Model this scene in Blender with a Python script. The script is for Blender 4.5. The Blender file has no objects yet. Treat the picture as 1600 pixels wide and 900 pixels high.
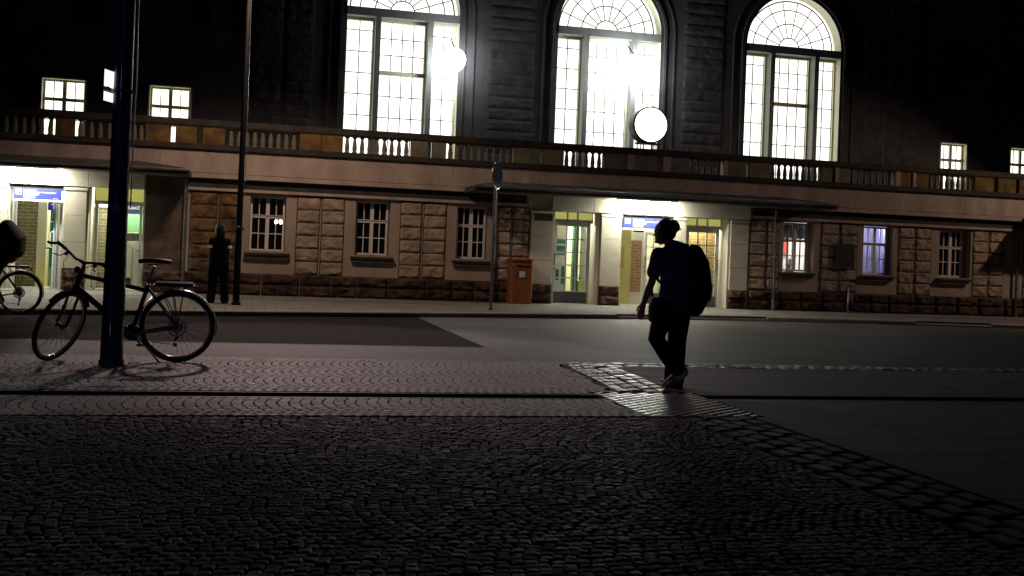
import bpy, bmesh, math, random
from mathutils import Vector, Matrix, noise
rad = math.radians
SC = bpy.context.scene
COL = SC.collection
random.seed(7)

# ------------------------------------------------------------------ camera
F_PX, CAM_H = 1650.0, 1.22
PSI, PITCH, ROLL = math.atan(1650/6770.0), rad(0.5), rad(2.25)
fw = Vector((math.sin(PSI)*math.cos(PITCH), math.cos(PSI)*math.cos(PITCH), math.sin(PITCH)))
r0 = Vector((math.cos(PSI), -math.sin(PSI), 0)); u0 = r0.cross(fw)
rt = r0*math.cos(ROLL)+u0*math.sin(ROLL); up = -r0*math.sin(ROLL)+u0*math.cos(ROLL)
cam = bpy.data.cameras.new('camera'); co = bpy.data.objects.new('camera', cam); COL.objects.link(co)
m = Matrix((rt, up, -fw)).transposed().to_4x4(); m.translation = (0, 0, CAM_H); co.matrix_world = m
cam.sensor_width = 36; cam.lens = F_PX/1600*36; cam.shift_y = -64.4/1600
cam.clip_start = .1; cam.clip_end = 600
SC.camera = co

# ------------------------------------------------------------------ night sky, exposure
W = bpy.data.worlds.new('World'); SC.world = W; W.use_nodes = True
bg = W.node_tree.nodes['Background']; bg.inputs[0].default_value = (.30, .16, 1, 1); bg.inputs[1].default_value = .0045
vs = SC.view_settings
vs.view_transform = 'Standard'; vs.look = 'None'; vs.exposure = 0; vs.gamma = 1; vs.use_curve_mapping = False
SC.cycles.max_bounces = 6; SC.cycles.sample_clamp_indirect = 3; SC.cycles.use_denoising = True

# street lamps (their posts and heads are built further down)
def spot(name, loc, target, power, color, size, blend=.5, rad_=.12):
    l = bpy.data.lights.new(name, 'SPOT'); l.energy = power; l.color = color
    l.spot_size = rad(size); l.spot_blend = blend; l.shadow_soft_size = rad_
    o = bpy.data.objects.new(name, l); COL.objects.link(o); o.location = loc
    o.rotation_euler = (Vector(target)-Vector(loc)).to_track_quat('-Z', 'Y').to_euler()
    return o
SODIUM = (1, .71, .53)
spot('lamp_light', (.35, 21.6, 6.75), (.6, 23.4, 0), 900, SODIUM, 138, .4, .3)
spot('lamp_light', (.35, 21.5, 6.75), (1.0, 15.2, 0), 1650, (1, .74, .70), 50, .5, .24)
spot('lamp_light', (25.2, 21.6, 6.75), (19.5, 26.9, 1.0), 900, SODIUM, 84, .6)
spot('lamp_light', (12.6, 13.4, 6.9), (10.6, 26.5, 2.2), 380, (1, .72, .62), 46, .6)
spot('blue_fill', (-6.5, -3.0, 5.0), (1.2, 10.4, 1.0), 110, (.42, .32, 1), 42, .8, .4)  # violet-blue fill from an unseen source behind the camera, no fixture built

# ------------------------------------------------------------------ materials
_M = {}
def nodes_of(name):
    mt = bpy.data.materials.new(name); mt.use_nodes = True
    nt = mt.node_tree; b = nt.nodes['Principled BSDF']
    return mt, nt, b
def mat(name, c, c2=None, rough=.7, metal=0, scale=3, bump=0, bscale=40, spec=.5, coat=0, detail=6, rr=0, stretch=None, rot=0):
    if name in _M: return _M[name]
    mt, nt, b = nodes_of(name); N = nt.nodes.new; L = nt.links.new
    b.inputs['Roughness'].default_value = rough; b.inputs['Metallic'].default_value = metal
    b.inputs['Specular IOR Level'].default_value = spec; b.inputs['Coat Weight'].default_value = coat
    b.inputs['Base Color'].default_value = (*c, 1)
    tc = N('ShaderNodeTexCoord'); mp = N('ShaderNodeMapping'); L(tc.outputs['Object'], mp.inputs[0])
    if stretch: mp.inputs['Scale'].default_value = stretch
    if rot: mp.vector_type = 'TEXTURE'; mp.inputs['Scale'].default_value = tuple(1/q for q in stretch); mp.inputs['Rotation'].default_value = (0, 0, rad(rot))
    if c2 or rr:
        n = N('ShaderNodeTexNoise'); n.inputs['Scale'].default_value = scale; n.inputs['Detail'].default_value = detail
        n.inputs['Roughness'].default_value = .62; L(mp.outputs[0], n.inputs[0])
        if c2:
            cr = N('ShaderNodeValToRGB'); cr.color_ramp.elements[0].position = .32; cr.color_ramp.elements[1].position = .68
            cr.color_ramp.elements[0].color = (*c, 1); cr.color_ramp.elements[1].color = (*c2, 1)
            L(n.outputs[0], cr.inputs[0]); L(cr.outputs[0], b.inputs['Base Color'])
        if rr:
            mr = N('ShaderNodeMapRange'); mr.inputs[3].default_value = rough-rr; mr.inputs[4].default_value = rough+rr
            L(n.outputs[0], mr.inputs[0]); L(mr.outputs[0], b.inputs['Roughness'])
    if bump:
        n2 = N('ShaderNodeTexNoise'); n2.inputs['Scale'].default_value = bscale; n2.inputs['Detail'].default_value = 5
        L(mp.outputs[0], n2.inputs[0])
        bp = N('ShaderNodeBump'); bp.inputs['Strength'].default_value = bump; bp.inputs['Distance'].default_value = .02
        L(n2.outputs[0], bp.inputs['Height']); L(bp.outputs[0], b.inputs['Normal'])
    _M[name] = mt; return mt
def emi(name, c, s):
    if name in _M: return _M[name]
    mt, nt, b = nodes_of(name)
    b.inputs['Base Color'].default_value = (*[min(1, x*.6) for x in c], 1)
    b.inputs['Emission Color'].default_value = (*c, 1); b.inputs['Emission Strength'].default_value = s
    _M[name] = mt; return mt
def glass(name='clear glass', tint=(.9, .95, .93), rough=.02, mix=.88):
    if name in _M: return _M[name]
    mt, nt, b = nodes_of(name); N = nt.nodes.new; L = nt.links.new
    t = N('ShaderNodeBsdfTransparent'); t.inputs[0].default_value = (*tint, 1)
    g = N('ShaderNodeBsdfGlossy'); g.inputs['Roughness'].default_value = rough
    fr = N('ShaderNodeFresnel'); fr.inputs[0].default_value = 1.5
    mx = N('ShaderNodeMixShader'); L(fr.outputs[0], mx.inputs[0]); L(t.outputs[0], mx.inputs[1]); L(g.outputs[0], mx.inputs[2])
    L(mx.outputs[0], nt.nodes['Material Output'].inputs[0]); _M[name] = mt; return mt
def brick(name, c1, c2, mortar, sc=1, bw=.24, bh=.075, ms=.012, bump=.5, rough=.8, flat=False, offset=.5):
    if name in _M: return _M[name]
    mt, nt, b = nodes_of(name); N = nt.nodes.new; L = nt.links.new
    tc = N('ShaderNodeTexCoord'); sp = N('ShaderNodeSeparateXYZ'); cb = N('ShaderNodeCombineXYZ')
    L(tc.outputs['Object'], sp.inputs[0])
    ad = N('ShaderNodeMath'); ad.operation = 'ADD'
    if flat: L(sp.outputs[0], cb.inputs[0]); L(sp.outputs[1], cb.inputs[1])
    else:
        L(sp.outputs[0], ad.inputs[0]); L(sp.outputs[1], ad.inputs[1]); L(ad.outputs[0], cb.inputs[0]); L(sp.outputs[2], cb.inputs[1])
    br = N('ShaderNodeTexBrick'); L(cb.outputs[0], br.inputs[0]); br.offset = offset
    br.inputs['Color1'].default_value = (*c1, 1); br.inputs['Color2'].default_value = (*c2, 1); br.inputs['Mortar'].default_value = (*mortar, 1)
    br.inputs['Scale'].default_value = sc; br.inputs['Brick Width'].default_value = bw; br.inputs['Row Height'].default_value = bh
    br.inputs['Mortar Size'].default_value = ms; br.inputs['Mortar Smooth'].default_value = .2
    n = N('ShaderNodeTexNoise'); n.inputs['Scale'].default_value = 6; n.inputs['Detail'].default_value = 8; L(tc.outputs['Object'], n.inputs[0])
    mx = N('ShaderNodeMixRGB'); mx.blend_type = 'MULTIPLY'; mx.inputs[0].default_value = .55
    L(br.outputs[0], mx.inputs[1]); L(n.outputs[0], mx.inputs[2])
    g = N('ShaderNodeBrightContrast'); g.inputs[1].default_value = 0; L(mx.outputs[0], g.inputs[0]); L(g.outputs[0], b.inputs['Base Color'])
    b.inputs['Roughness'].default_value = rough
    bp = N('ShaderNodeBump'); bp.invert = True; bp.inputs['Strength'].default_value = bump; bp.inputs['Distance'].default_value = .01
    L(br.outputs['Fac'], bp.inputs['Height']); L(bp.outputs[0], b.inputs['Normal'])
    _M[name] = mt; return mt

PLASTER = mat('warm grey plaster', (.25, .205, .17), (.36, .30, .25), rough=.9, scale=1.7, bump=.5, bscale=60, stretch=(1, 1, .45))
FRIEZE = mat('stained pale frieze stone', (.25, .20, .175), (.42, .345, .29), rough=.9, scale=1.6, bump=.4, bscale=35, stretch=(1, 1, .4))
ROCK = mat('rough sandstone', (.20, .155, .115), (.40, .31, .23), rough=.95, scale=2.2, bump=.9, bscale=22)
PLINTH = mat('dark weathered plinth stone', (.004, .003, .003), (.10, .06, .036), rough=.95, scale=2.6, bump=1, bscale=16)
LIME = mat('pale entrance limestone', (.42, .39, .31), (.52, .49, .40), rough=.85, scale=1.5, bump=.3, bscale=50)
OCHRE = mat('sodium tinted balustrade stone', (.05, .03, .01), (.19, .11, .028), rough=.9, scale=2.8, bump=.5, bscale=20)  # ochre puts the sodium light on the end blocks into the stone colour
GREYST = mat('grey green balustrade stone', (.10, .095, .065), (.21, .195, .14), rough=.9, scale=2.5, bump=.5, bscale=20)  # grey-green stone of the central blocks and all balusters
DARKST = mat('dark moulding stone', (.016, .014, .012), (.045, .04, .032), rough=.9, scale=3, bump=.4, bscale=30)  # dark stone for mouldings, recessed bands and joint backing
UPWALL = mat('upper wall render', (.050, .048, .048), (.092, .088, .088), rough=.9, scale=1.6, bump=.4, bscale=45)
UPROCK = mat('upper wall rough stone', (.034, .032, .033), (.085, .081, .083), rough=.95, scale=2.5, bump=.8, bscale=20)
WFRAME = mat('white window paint', (.62, .58, .55), rough=.45)
GFRAME = mat('grey green window stone', (.20, .21, .19), (.27, .28, .25), rough=.7, scale=4)
CREAM = mat('cream painted reveal', (.78, .76, .55), rough=.6)
LEAD = mat('dark muntin metal', (.06, .065, .05), rough=.5)
HALLGLASS = emi('hall glass lit from inside', (1, .99, .90), 1.7)
ROOMGLASS = emi('lit room glass', (1, 1, .80), 2.0)
ZINC = mat('weathered zinc sheet', (.11, .11, .115), (.19, .19, .2), rough=.45, metal=.6, scale=2, bump=.2)
TIMBER = mat('dark canopy timber', (.022, .02, .018), (.05, .045, .04), rough=.8, scale=4)
ALU = mat('painted aluminium door frame', (.66, .70, .74), rough=.35, metal=.2)
DOORGREY = mat('grey kick plate', (.12, .13, .14), rough=.4, metal=.4)
YELLOW = mat('yellow interior paint', (.72, .66, .26), (.8, .74, .34), rough=.7, scale=2)
CREAMW = mat('cream interior wall', (.75, .72, .5), rough=.7)
WHITE = mat('white enamel', (.8, .8, .78), rough=.4)
BLACK = mat('black plastic', (.012, .012, .013), rough=.5)
BLUE = mat('blue sign enamel', (.03, .04, .36), rough=.8, spec=.15)
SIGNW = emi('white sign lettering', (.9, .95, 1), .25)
STEEL = mat('brushed steel', (.5, .5, .52), rough=.25, metal=1)
PIPE = mat('weathered downpipe', (.07, .068, .065), (.14, .135, .13), rough=.6, metal=.4, scale=8)

# ------------------------------------------------------------------ mesh helpers
class MB:
    def __init__(s): s.v = []; s.f = []; s.sm = False
    def add(s, vs, fs):
        o = len(s.v); s.v += [Vector(v) for v in vs]; s.f += [tuple(i+o for i in f) for f in fs]; return s
    def box(s, x0, x1, y0, y1, z0, z1):
        return s.add([(x, y, z) for z in (z0, z1) for y in (y0, y1) for x in (x0, x1)],
                     [(0, 2, 3, 1), (4, 5, 7, 6), (0, 1, 5, 4), (2, 6, 7, 3), (0, 4, 6, 2), (1, 3, 7, 5)])
    def cbox(s, x0, x1, y0, y1, z0, z1, c=.01):
        # box with chamfered vertical edges and top
        def ring(z, i): return [(x0+i+c, y0+i, z), (x1-i-c, y0+i, z), (x1-i, y0+i+c, z), (x1-i, y1-i-c, z), (x1-i-c, y1-i, z), (x0+i+c, y1-i, z), (x0+i, y1-i-c, z), (x0+i, y0+i+c, z)]
        rs = [ring(z0, 0), ring(z1-c, 0), ring(z1, c)]
        vs = sum(rs, []); fs = [tuple(range(7, -1, -1)), tuple(range(16, 24))]
        for k in range(2):
            for j in range(8): fs.append((k*8+j, k*8+(j+1) % 8, (k+1)*8+(j+1) % 8, (k+1)*8+j))
        return s.add(vs, fs)
    def quad(s, *p): return s.add(p, [tuple(range(len(p)))])
    def loft(s, pts, rads, side=None, n=12, caps=True):
        pts = [Vector(p) for p in pts]; rs = [(r, r) if not isinstance(r, (tuple, list)) else r for r in rads]
        vs = []; fs = []
        prev = None
        for i, p in enumerate(pts):
            t = (pts[min(i+1, len(pts)-1)]-pts[max(i-1, 0)]).normalized()
            if side: a = Vector(side)
            elif prev is not None: a = prev
            else: a = Vector((1, 0, 0)) if abs(t.x) < .9 else Vector((0, 1, 0))
            a = (a-t*a.dot(t)).normalized(); prev = a
            b = t.cross(a)
            for k in range(n):
                q = 2*math.pi*k/n; vs.append(p+a*rs[i][0]*math.cos(q)+b*rs[i][1]*math.sin(q))
        for i in range(len(pts)-1):
            for k in range(n): fs.append((i*n+k, i*n+(k+1) % n, (i+1)*n+(k+1) % n, (i+1)*n+k))
        if caps: fs += [tuple(range(n-1, -1, -1)), tuple((len(pts)-1)*n+k for k in range(n))]
        return s.add(vs, fs)
    def tube(s, p0, p1, r0, r1=None, n=10): return s.loft([p0, p1], [r0, r0 if r1 is None else r1], n=n)
    def limb(s, pts, rads, side=None, n=12):
        # loft with rounded ends
        pts = [Vector(p) for p in pts]; rr = [(r, r) if not isinstance(r, (tuple, list)) else r for r in rads]
        P = []; R = []
        d = (pts[0]-pts[1]).normalized(); q = min(rr[0])
        for k in (0, 1, 2):
            a = math.pi/2*k/3; c = math.sin(a) if k else .15
            P.append(pts[0]+d*q*math.cos(a)); R.append((rr[0][0]*max(c, .15), rr[0][1]*max(c, .15)))
        P += pts; R += rr
        d = (pts[-1]-pts[-2]).normalized(); q = min(rr[-1])
        for k in (2, 1, 0):
            a = math.pi/2*k/3; c = math.sin(a) if k else .15
            P.append(pts[-1]+d*q*math.cos(a)); R.append((rr[-1][0]*max(c, .15), rr[-1][1]*max(c, .15)))
        return s.loft(P, R, side, n)
    def ball(s, c, r, n=14, m=9, rot=None):
        c = Vector(c); r = (r, r, r) if not isinstance(r, (tuple, list)) else r
        vs = []
        for i in range(1, m):
            t = math.pi*i/m
            for k in range(n):
                q = 2*math.pi*k/n; v = Vector((r[0]*math.sin(t)*math.cos(q), r[1]*math.sin(t)*math.sin(q), r[2]*math.cos(t)))
                vs.append(c+(rot @ v if rot else v))
        e = Vector((0, 0, r[2])); e = rot @ e if rot else e
        vs += [c+e, c-e]; T = len(vs)-2; fs = []
        for i in range(m-2):
            for k in range(n): fs.append((i*n+k, (i+1)*n+k, (i+1)*n+(k+1) % n, i*n+(k+1) % n))
        for k in range(n):
            fs.append((T, k, (k+1) % n)); fs.append((T+1, (m-2)*n+(k+1) % n, (m-2)*n+k))
        return s.add(vs, fs)
    def lathe(s, prof, c=(0, 0, 0), n=16, axis='z'):
        vs = []; fs = []; c = Vector(c)
        for r, h in prof:
            for k in range(n):
                q = 2*math.pi*k/n; a, b = r*math.cos(q), r*math.sin(q)
                vs.append(c+(Vector((a, b, h)) if axis == 'z' else Vector((a, -h, b)) if axis == 'y' else Vector((h, a, b))))
        for i in range(len(prof)-1):
            for k in range(n): fs.append((i*n+k, i*n+(k+1) % n, (i+1)*n+(k+1) % n, (i+1)*n+k))
        fs += [tuple(range(n-1, -1, -1)), tuple((len(prof)-1)*n+k for k in range(n))]
        return s.add(vs, fs)
    def torus(s, c, R, r, n=48, m=8, M=None, a0=0, a1=2*math.pi, ry=None):
        # ring in the xz plane
        full = abs(a1-a0-2*math.pi) < 1e-6; vs = []; fs = []; c = Vector(c); nn = n if full else n+1; ry = ry or r
        for i in range(nn):
            a = a0+(a1-a0)*i/n
            for j in range(m):
                q = 2*math.pi*j/m; rr = R+r*math.cos(q)
                vs.append(c+Vector((rr*math.cos(a), ry*math.sin(q), rr*math.sin(a))))
        for i in range(n):
            for j in range(m):
                fs.append((i*m+j, ((i+1) % nn)*m+j, ((i+1) % nn)*m+(j+1) % m, i*m+(j+1) % m))
        return s.add(vs, fs)
    def prism(s, poly, y0, y1):
        # poly in xz, extruded along y
        n = len(poly)
        return s.add([(x, y0, z) for x, z in poly]+[(x, y1, z) for x, z in poly],
                     [tuple(range(n)), tuple(range(2*n-1, n-1, -1))]+[(i, n+i, n+(i+1) % n, (i+1) % n) for i in range(n)])
    def xform(s, M):
        s.v = [M @ v for v in s.v]; return s
    def rock(s, x0, x1, y, z0, z1, depth, seed, res=.04, back=.05):
        # rough-hewn block face looking towards -Y
        nx = max(3, int((x1-x0)/res)); nz = max(3, int((z1-z0)/res)); vs = []; fs = []
        for j in range(nz+1):
            for i in range(nx+1):
                u, w = i/nx, j/nz
                e = min(u, 1-u)*(x1-x0); g = min(w, 1-w)*(z1-z0); d = min(1, min(e, g)/(res*.9))
                x = x0+(x1-x0)*u; z = z0+(z1-z0)*w
                h = noise.fractal(Vector((x*6+seed*3.1, z*9, seed*1.7)), .8, 2, 5)*.9
                vs.append((x, y-depth*d*max(.25, .75+h), z))
        k = nx+1
        for j in range(nz):
            for i in range(nx): a = j*k+i; fs.append((a, a+1, a+k+1, a+k))
        o = len(vs)
        edge = [i for i in range(nx+1)]+[j*k+nx for j in range(1, nz+1)]+[nz*k+i for i in range(nx-1, -1, -1)]+[j*k for j in range(nz-1, 0, -1)]
        for e in edge: x, yy, z = vs[e]; vs.append((x, y+back, z))
        for q in range(len(edge)):
            q2 = (q+1) % len(edge); fs.append((edge[q], o+q, o+q2, edge[q2]))
        return s.add(vs, fs)
    def build(s, name, material, parent=None, smooth=False, loc=None):
        off = Vector((0, 0, 0)); p = parent
        while p is not None: off += p.location; p = p.parent
        if loc is not None: off = Vector((0, 0, 0))
        me = bpy.data.meshes.new(name); me.from_pydata([tuple(v-off) for v in s.v], [], s.f)
        me.materials.append(material); me.update()
        if smooth: me.polygons.foreach_set('use_smooth', [True]*len(me.polygons))
        o = bpy.data.objects.new(name, me); COL.objects.link(o)
        if parent is not None: o.parent = parent
        if loc is not None: o.location = loc
        return o

def fixn(o):
    bm = bmesh.new(); bm.from_mesh(o.data); bmesh.ops.recalc_face_normals(bm, faces=bm.faces); bm.to_mesh(o.data); bm.free(); return o
def tag(o, label, cat, group=None):
    o['label'] = label; o['category'] = cat
    if group: o['group'] = group
    return o
def thing(name, label, cat, loc=(0, 0, 0), rz=0, group=None):
    o = bpy.data.objects.new(name, None); COL.objects.link(o); o.location = loc; o.rotation_euler = (0, 0, rz)
    o.empty_display_size = .2
    return tag(o, label, cat, group)
def struct(name, mb, mt, kind='structure', smooth=False):
    o = mb.build(name, mt, None, smooth); o['kind'] = kind; return o
def smooth_by(o, ang=40):
    o.data.polygons.foreach_set('use_smooth', [True]*len(o.data.polygons))
    try: o.data.set_sharp_from_angle(angle=rad(ang))
    except Exception: pass
    return o
def text_mb(s, size, x, y, z, bold=0):
    c = bpy.data.curves.new('t', 'FONT'); c.body = s; c.size = size; c.offset = bold
    o = bpy.data.objects.new('t', c); COL.objects.link(o)
    dg = bpy.context.evaluated_depsgraph_get(); me = bpy.data.meshes.new_from_object(o.evaluated_get(dg))
    vs = [(x+v.co.x, y, z+v.co.y) for v in me.vertices]; fs = [tuple(p.vertices) for p in me.polygons]
    bpy.data.objects.remove(o); bpy.data.curves.remove(c); bpy.data.meshes.remove(me)
    return MB().add(vs, fs)
def remesh(o, voxel=.012, it=4):
    md = o.modifiers.new('r', 'REMESH'); md.mode = 'VOXEL'; md.voxel_size = voxel; md.use_smooth_shade = True
    sm = o.modifiers.new('s', 'SMOOTH'); sm.iterations = it; sm.factor = .5
    dg = bpy.context.evaluated_depsgraph_get(); me = bpy.data.meshes.new_from_object(o.evaluated_get(dg))
    o.modifiers.clear(); me.name = o.name; old = o.data; o.data = me; bpy.data.meshes.remove(old)
    me.polygons.foreach_set('use_smooth', [True]*len(me.polygons))
    return o

# ================================================================== GROUND
R_Z = -.105
def KERB(x):
    P = [(-60, 17.3), (-12, 17.6), (-4.2, 19.5), (.1, 20.5), (5.4, 22.0), (10.3, 23.0), (14.5, 23.2), (18.7, 22.7), (30, 21.8), (80, 21.5)]
    for (a, b), (c, d) in zip(P, P[1:]):
        if a <= x <= c: return b+(d-b)*(x-a)/(c-a)
    return P[-1][1]
struct('ground', MB().quad((-250, -150, -.16), (250, -150, -.16), (250, 350, -.16), (-250, 350, -.16)), mat('dark distant ground', (.03, .03, .03), (.05, .05, .05), rough=.9, scale=.3))
LASPH = mat('worn grey asphalt', (.028, .028, .026), (.120, .117, .106), spec=.4, rough=.62, scale=.9, bump=1, bscale=55, rr=.08, stretch=(.16, .95, 1), rot=-12)
DASPH = mat('dark patched asphalt', (.012, .010, .009), (.018, .014, .013), spec=.1, rough=.95, scale=2, bump=.7, bscale=80)
STRIPA = mat('smooth kerbside asphalt', (.06, .056, .054), (.10, .095, .09), spec=.35, rough=.68, scale=1.2, bump=.4, bscale=80, stretch=(.3, 1.5, 1))
xs = [-60, -40, -20, -12, -8, -4.2, -2, .1, 3.3]
b = MB()
for a, c in zip(xs, xs[1:]): b.quad((a, 14.75, R_Z), (c, 14.75, R_Z), (c, KERB(c)+.05, R_Z), (a, KERB(a)+.05, R_Z))
struct('road', b, DASPH)
xs = [3.3, 5.4, 8, 10.3, 12.5, 14.5, 18.7, 24, 30, 60]
b = MB()
for a, c in zip(xs, xs[1:]): b.quad((a, 11.9, R_Z), (c, 11.9, R_Z), (c, KERB(c)+.05, R_Z), (a, KERB(a)+.05, R_Z))
struct('road', b, LASPH)
struct('road', MB().quad((-60, 11.9, R_Z), (3.3, 11.9, R_Z), (3.3, 14.75, R_Z), (-60, 14.75, R_Z)), STRIPA)
# dark seam between asphalt areas
struct('road_joint', MB().quad((3.27, 11.9, R_Z+.004), (3.33, 11.9, R_Z+.004), (3.33, 21.4, R_Z+.004), (3.27, 21.4, R_Z+.004)).quad((-30, 14.73, R_Z+.004), (3.27, 14.73, R_Z+.004), (3.27, 14.77, R_Z+.004), (-30, 14.77, R_Z+.004)), mat('tar seam', (.012, .012, .012), rough=.5))
# far kerb stones with rounded edge, and the pavement
KST = mat('granite kerb', (.20, .19, .18), (.30, .29, .27), rough=.7, scale=8, bump=.5)
b = MB(); x = -30
while x < 44:
    a, c = x, x+.99
    p0, p1 = Vector((a, KERB(a), 0)), Vector((c, KERB(c), 0)); n = Vector((-(p1-p0).y, (p1-p0).x, 0)).normalized()
    rise = -.045 if 7.2 < x < 11.2 or 15.0 < x < 18 else 0
    prof = [(0, -.15), (.0, -.025+rise), (.02, -.004+rise), (.13, .003+rise), (.13, -.15)]
    vs = [p+n*d+Vector((0, 0, z)) for p in (p0, p1) for d, z in prof]
    b.add(vs, [(i, i+1, i+6, i+5) for i in range(4)]+[(0, 1, 2, 3, 4), (9, 8, 7, 6, 5)])
    x += 1.0
struct('kerb', b, KST)
PAVE = brick('pavement slabs', (.19, .175, .16), (.25, .235, .215), (.07, .065, .06), bw=.5, bh=.5, ms=.012, flat=True, bump=.4)
b = MB(); x = -60
while x < 70:
    c = x+2; b.quad((x, KERB(x)+.12, 0), (c, KERB(c)+.12, 0), (c, 27.6, 0), (x, 27.6, 0)); x = c
struct('pavement', b, PAVE)
struct('gutter', MB().box(-20, 7.0, 24.9, 25.0, -.02, .004).box(13.4, 40, 24.9, 25.0, -.02, .004), mat('dark gutter stone', (.06, .055, .05), rough=.8, bump=.5))

# plaza: sub-base, cobbles in arcs, drain groove, setts, ribbed plate, slabs
struct('plaza_bed', MB().quad((-40, -6, -.035), (40, -6, -.035), (40, 11.95, -.035), (-40, 11.95, -.035)).box(-40, 40, 11.9, 11.96, -.15, -.035), mat('sandy joint filling', (.016, .014, .013), (.03, .026, .024), rough=.95, scale=20, bump=.6))
def stone(mb, cx, cy, hx, hy, ang, top, seedv, bev=.008, joint_z=-.04, dome=.0, jit=.12, edgeh=None):
    r = random.Random(seedv); ca, sa = math.cos(ang), math.sin(ang)
    cs = [(-hx, -hy), (hx, -hy), (hx, hy), (-hx, hy)]
    cs = [(x*(1+r.uniform(-jit, jit)), y*(1+r.uniform(-jit, jit))) for x, y in cs]
    tx, ty = r.uniform(-1, 1)*dome*.35, r.uniform(-1, 1)*dome*.35
    def P(x, y, z): return (cx+x*ca-y*sa, cy+x*sa+y*ca, z+x/hx*tx+y/hy*ty)
    vs = [P(x, y, joint_z) for x, y in cs]+[P(x, y, top-(edgeh or bev)) for x, y in cs]
    vs += [P(x*(1-bev/hx*1.6), y*(1-bev/hy*1.6), top) for x, y in cs]
    fs = [(i, (i+1) % 4, 4+(i+1) % 4, 4+i) for i in range(4)]+[(4+i, 4+(i+1) % 4, 8+(i+1) % 4, 8+i) for i in range(4)]
    if dome: vs.append(P(0, 0, top+dome)); fs += [(8+i, 8+(i+1) % 4, 12) for i in range(4)]
    else: fs.append((8, 9, 10, 11))
    mb.add(vs, fs)
def band_left(y): return 3.10 if 7.9 < y < 9.25 else (3.30+max(0, y-9.2)*.085 if y >= 9.2 else 3.36)
def arcs(y0, y1, x0, x1, p, rowh, period, sag, top, bev, dome, jit, hz, seed, gx, gy, skip=None, edgeh=None, wob=0):
    mb = MB(); r = random.Random(seed); ny = int(period/rowh); k0 = int((y0-12)/period)-2; n = 0
    for k in range(k0, 6):
        for j in range(ny):
            t = (j+.5)/ny; y = 12+k*period+t*period
            if y < y0+rowh*.35 or y > y1-rowh*.35: continue
            dx = sag*(2*t-1)**2; slope = 4*sag*(2*t-1)/period; ang = -math.atan(slope)
            ph = r.uniform(0, p)*.0
            i0 = int((x0-dx)/p)-1; x = 0
            for i in range(i0, int((x1)/p)+2):
                cx = i*p+dx+r.uniform(-.006, .006)*(1 if jit > .1 else .6); yy = y+wob*noise.noise(Vector((cx*2.3, y*2.3, 3)))+r.uniform(-.3, .3)*wob; cx += wob*noise.noise(Vector((cx*2.1, y*2.1, 9)))
                if cx < x0 or cx > band_left(y)-.03: continue
                if skip and skip(cx, y): continue
                n += 1
                stone(mb, cx, yy if wob else y, p/2*gx, rowh/2*gy*math.sqrt(1+slope*slope*.2), ang*(.35 if wob else .8)+(r.uniform(-.12, .12) if wob else 0), top+r.gauss(0, hz), seed*1000003+n, bev, dome=dome, jit=jit, edgeh=edgeh)
    return mb
def cobble_mat(name, c1, c2, c3, rough, rr=.12):
    mt, nt, bs = nodes_of(name); N = nt.nodes.new; L = nt.links.new
    g = N('ShaderNodeNewGeometry'); cr = N('ShaderNodeValToRGB'); e = cr.color_ramp.elements
    e[0].color = (*c1, 1); e[1].color = (*c3, 1); m_ = e.new(.5); m_.color = (*c2, 1)
    L(g.outputs['Random Per Island'], cr.inputs[0])
    tc = N('ShaderNodeTexCoord'); n = N('ShaderNodeTexNoise'); n.inputs['Scale'].default_value = 45; n.inputs['Detail'].default_value = 6; L(tc.outputs['Object'], n.inputs[0])
    n1 = N('ShaderNodeTexNoise'); n1.inputs['Scale'].default_value = 1.1; n1.inputs['Detail'].default_value = 5; L(tc.outputs['Object'], n1.inputs[0])
    mx = N('ShaderNodeMixRGB'); mx.blend_type = 'MULTIPLY'; mx.inputs[0].default_value = .75; L(cr.outputs[0], mx.inputs[1]); L(n.outputs[0], mx.inputs[2])
    mx2 = N('ShaderNodeMixRGB'); mx2.blend_type = 'MULTIPLY'; mx2.inputs[0].default_value = .45; L(mx.outputs[0], mx2.inputs[1]); L(n1.outputs[0], mx2.inputs[2])
    L(mx2.outputs[0], bs.inputs['Base Color'])
    mr = N('ShaderNodeMapRange'); mr.inputs[3].default_value = rough-rr; mr.inputs[4].default_value = rough+rr
    L(g.outputs['Random Per Island'], mr.inputs[0]); L(mr.outputs[0], bs.inputs['Roughness'])
    bp = N('ShaderNodeBump'); bp.inputs['Strength'].default_value = .5; bp.inputs['Distance'].default_value = .006
    L(n.outputs[0], bp.inputs['Height']); L(bp.outputs[0], bs.inputs['Normal'])
    return mt
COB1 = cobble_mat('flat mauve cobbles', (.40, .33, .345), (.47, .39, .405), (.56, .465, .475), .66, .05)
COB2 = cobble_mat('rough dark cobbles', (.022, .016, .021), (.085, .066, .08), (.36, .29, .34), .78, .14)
SETT = cobble_mat('pale granite setts', (.42, .42, .37), (.58, .58, .51), (.80, .80, .70), .42, .1)
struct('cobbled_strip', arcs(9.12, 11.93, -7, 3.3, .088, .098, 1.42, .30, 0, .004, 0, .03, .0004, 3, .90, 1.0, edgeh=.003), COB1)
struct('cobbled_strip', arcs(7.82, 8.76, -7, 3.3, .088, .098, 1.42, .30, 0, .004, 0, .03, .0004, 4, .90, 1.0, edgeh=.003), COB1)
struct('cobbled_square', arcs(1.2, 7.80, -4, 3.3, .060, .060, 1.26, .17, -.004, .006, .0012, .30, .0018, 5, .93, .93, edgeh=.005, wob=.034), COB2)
struct('drain_channel', MB().box(-40, 40, 8.80, 9.08, -.034, -.03).box(-40, 3.08, 8.77, 8.80, -.034, -.001).box(-40, 3.08, 9.08, 9.11, -.034, -.001), mat('black drain grating', (.008, .008, .008), rough=.6))
b = MB(); r = random.Random(11); y = 9.3
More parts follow.
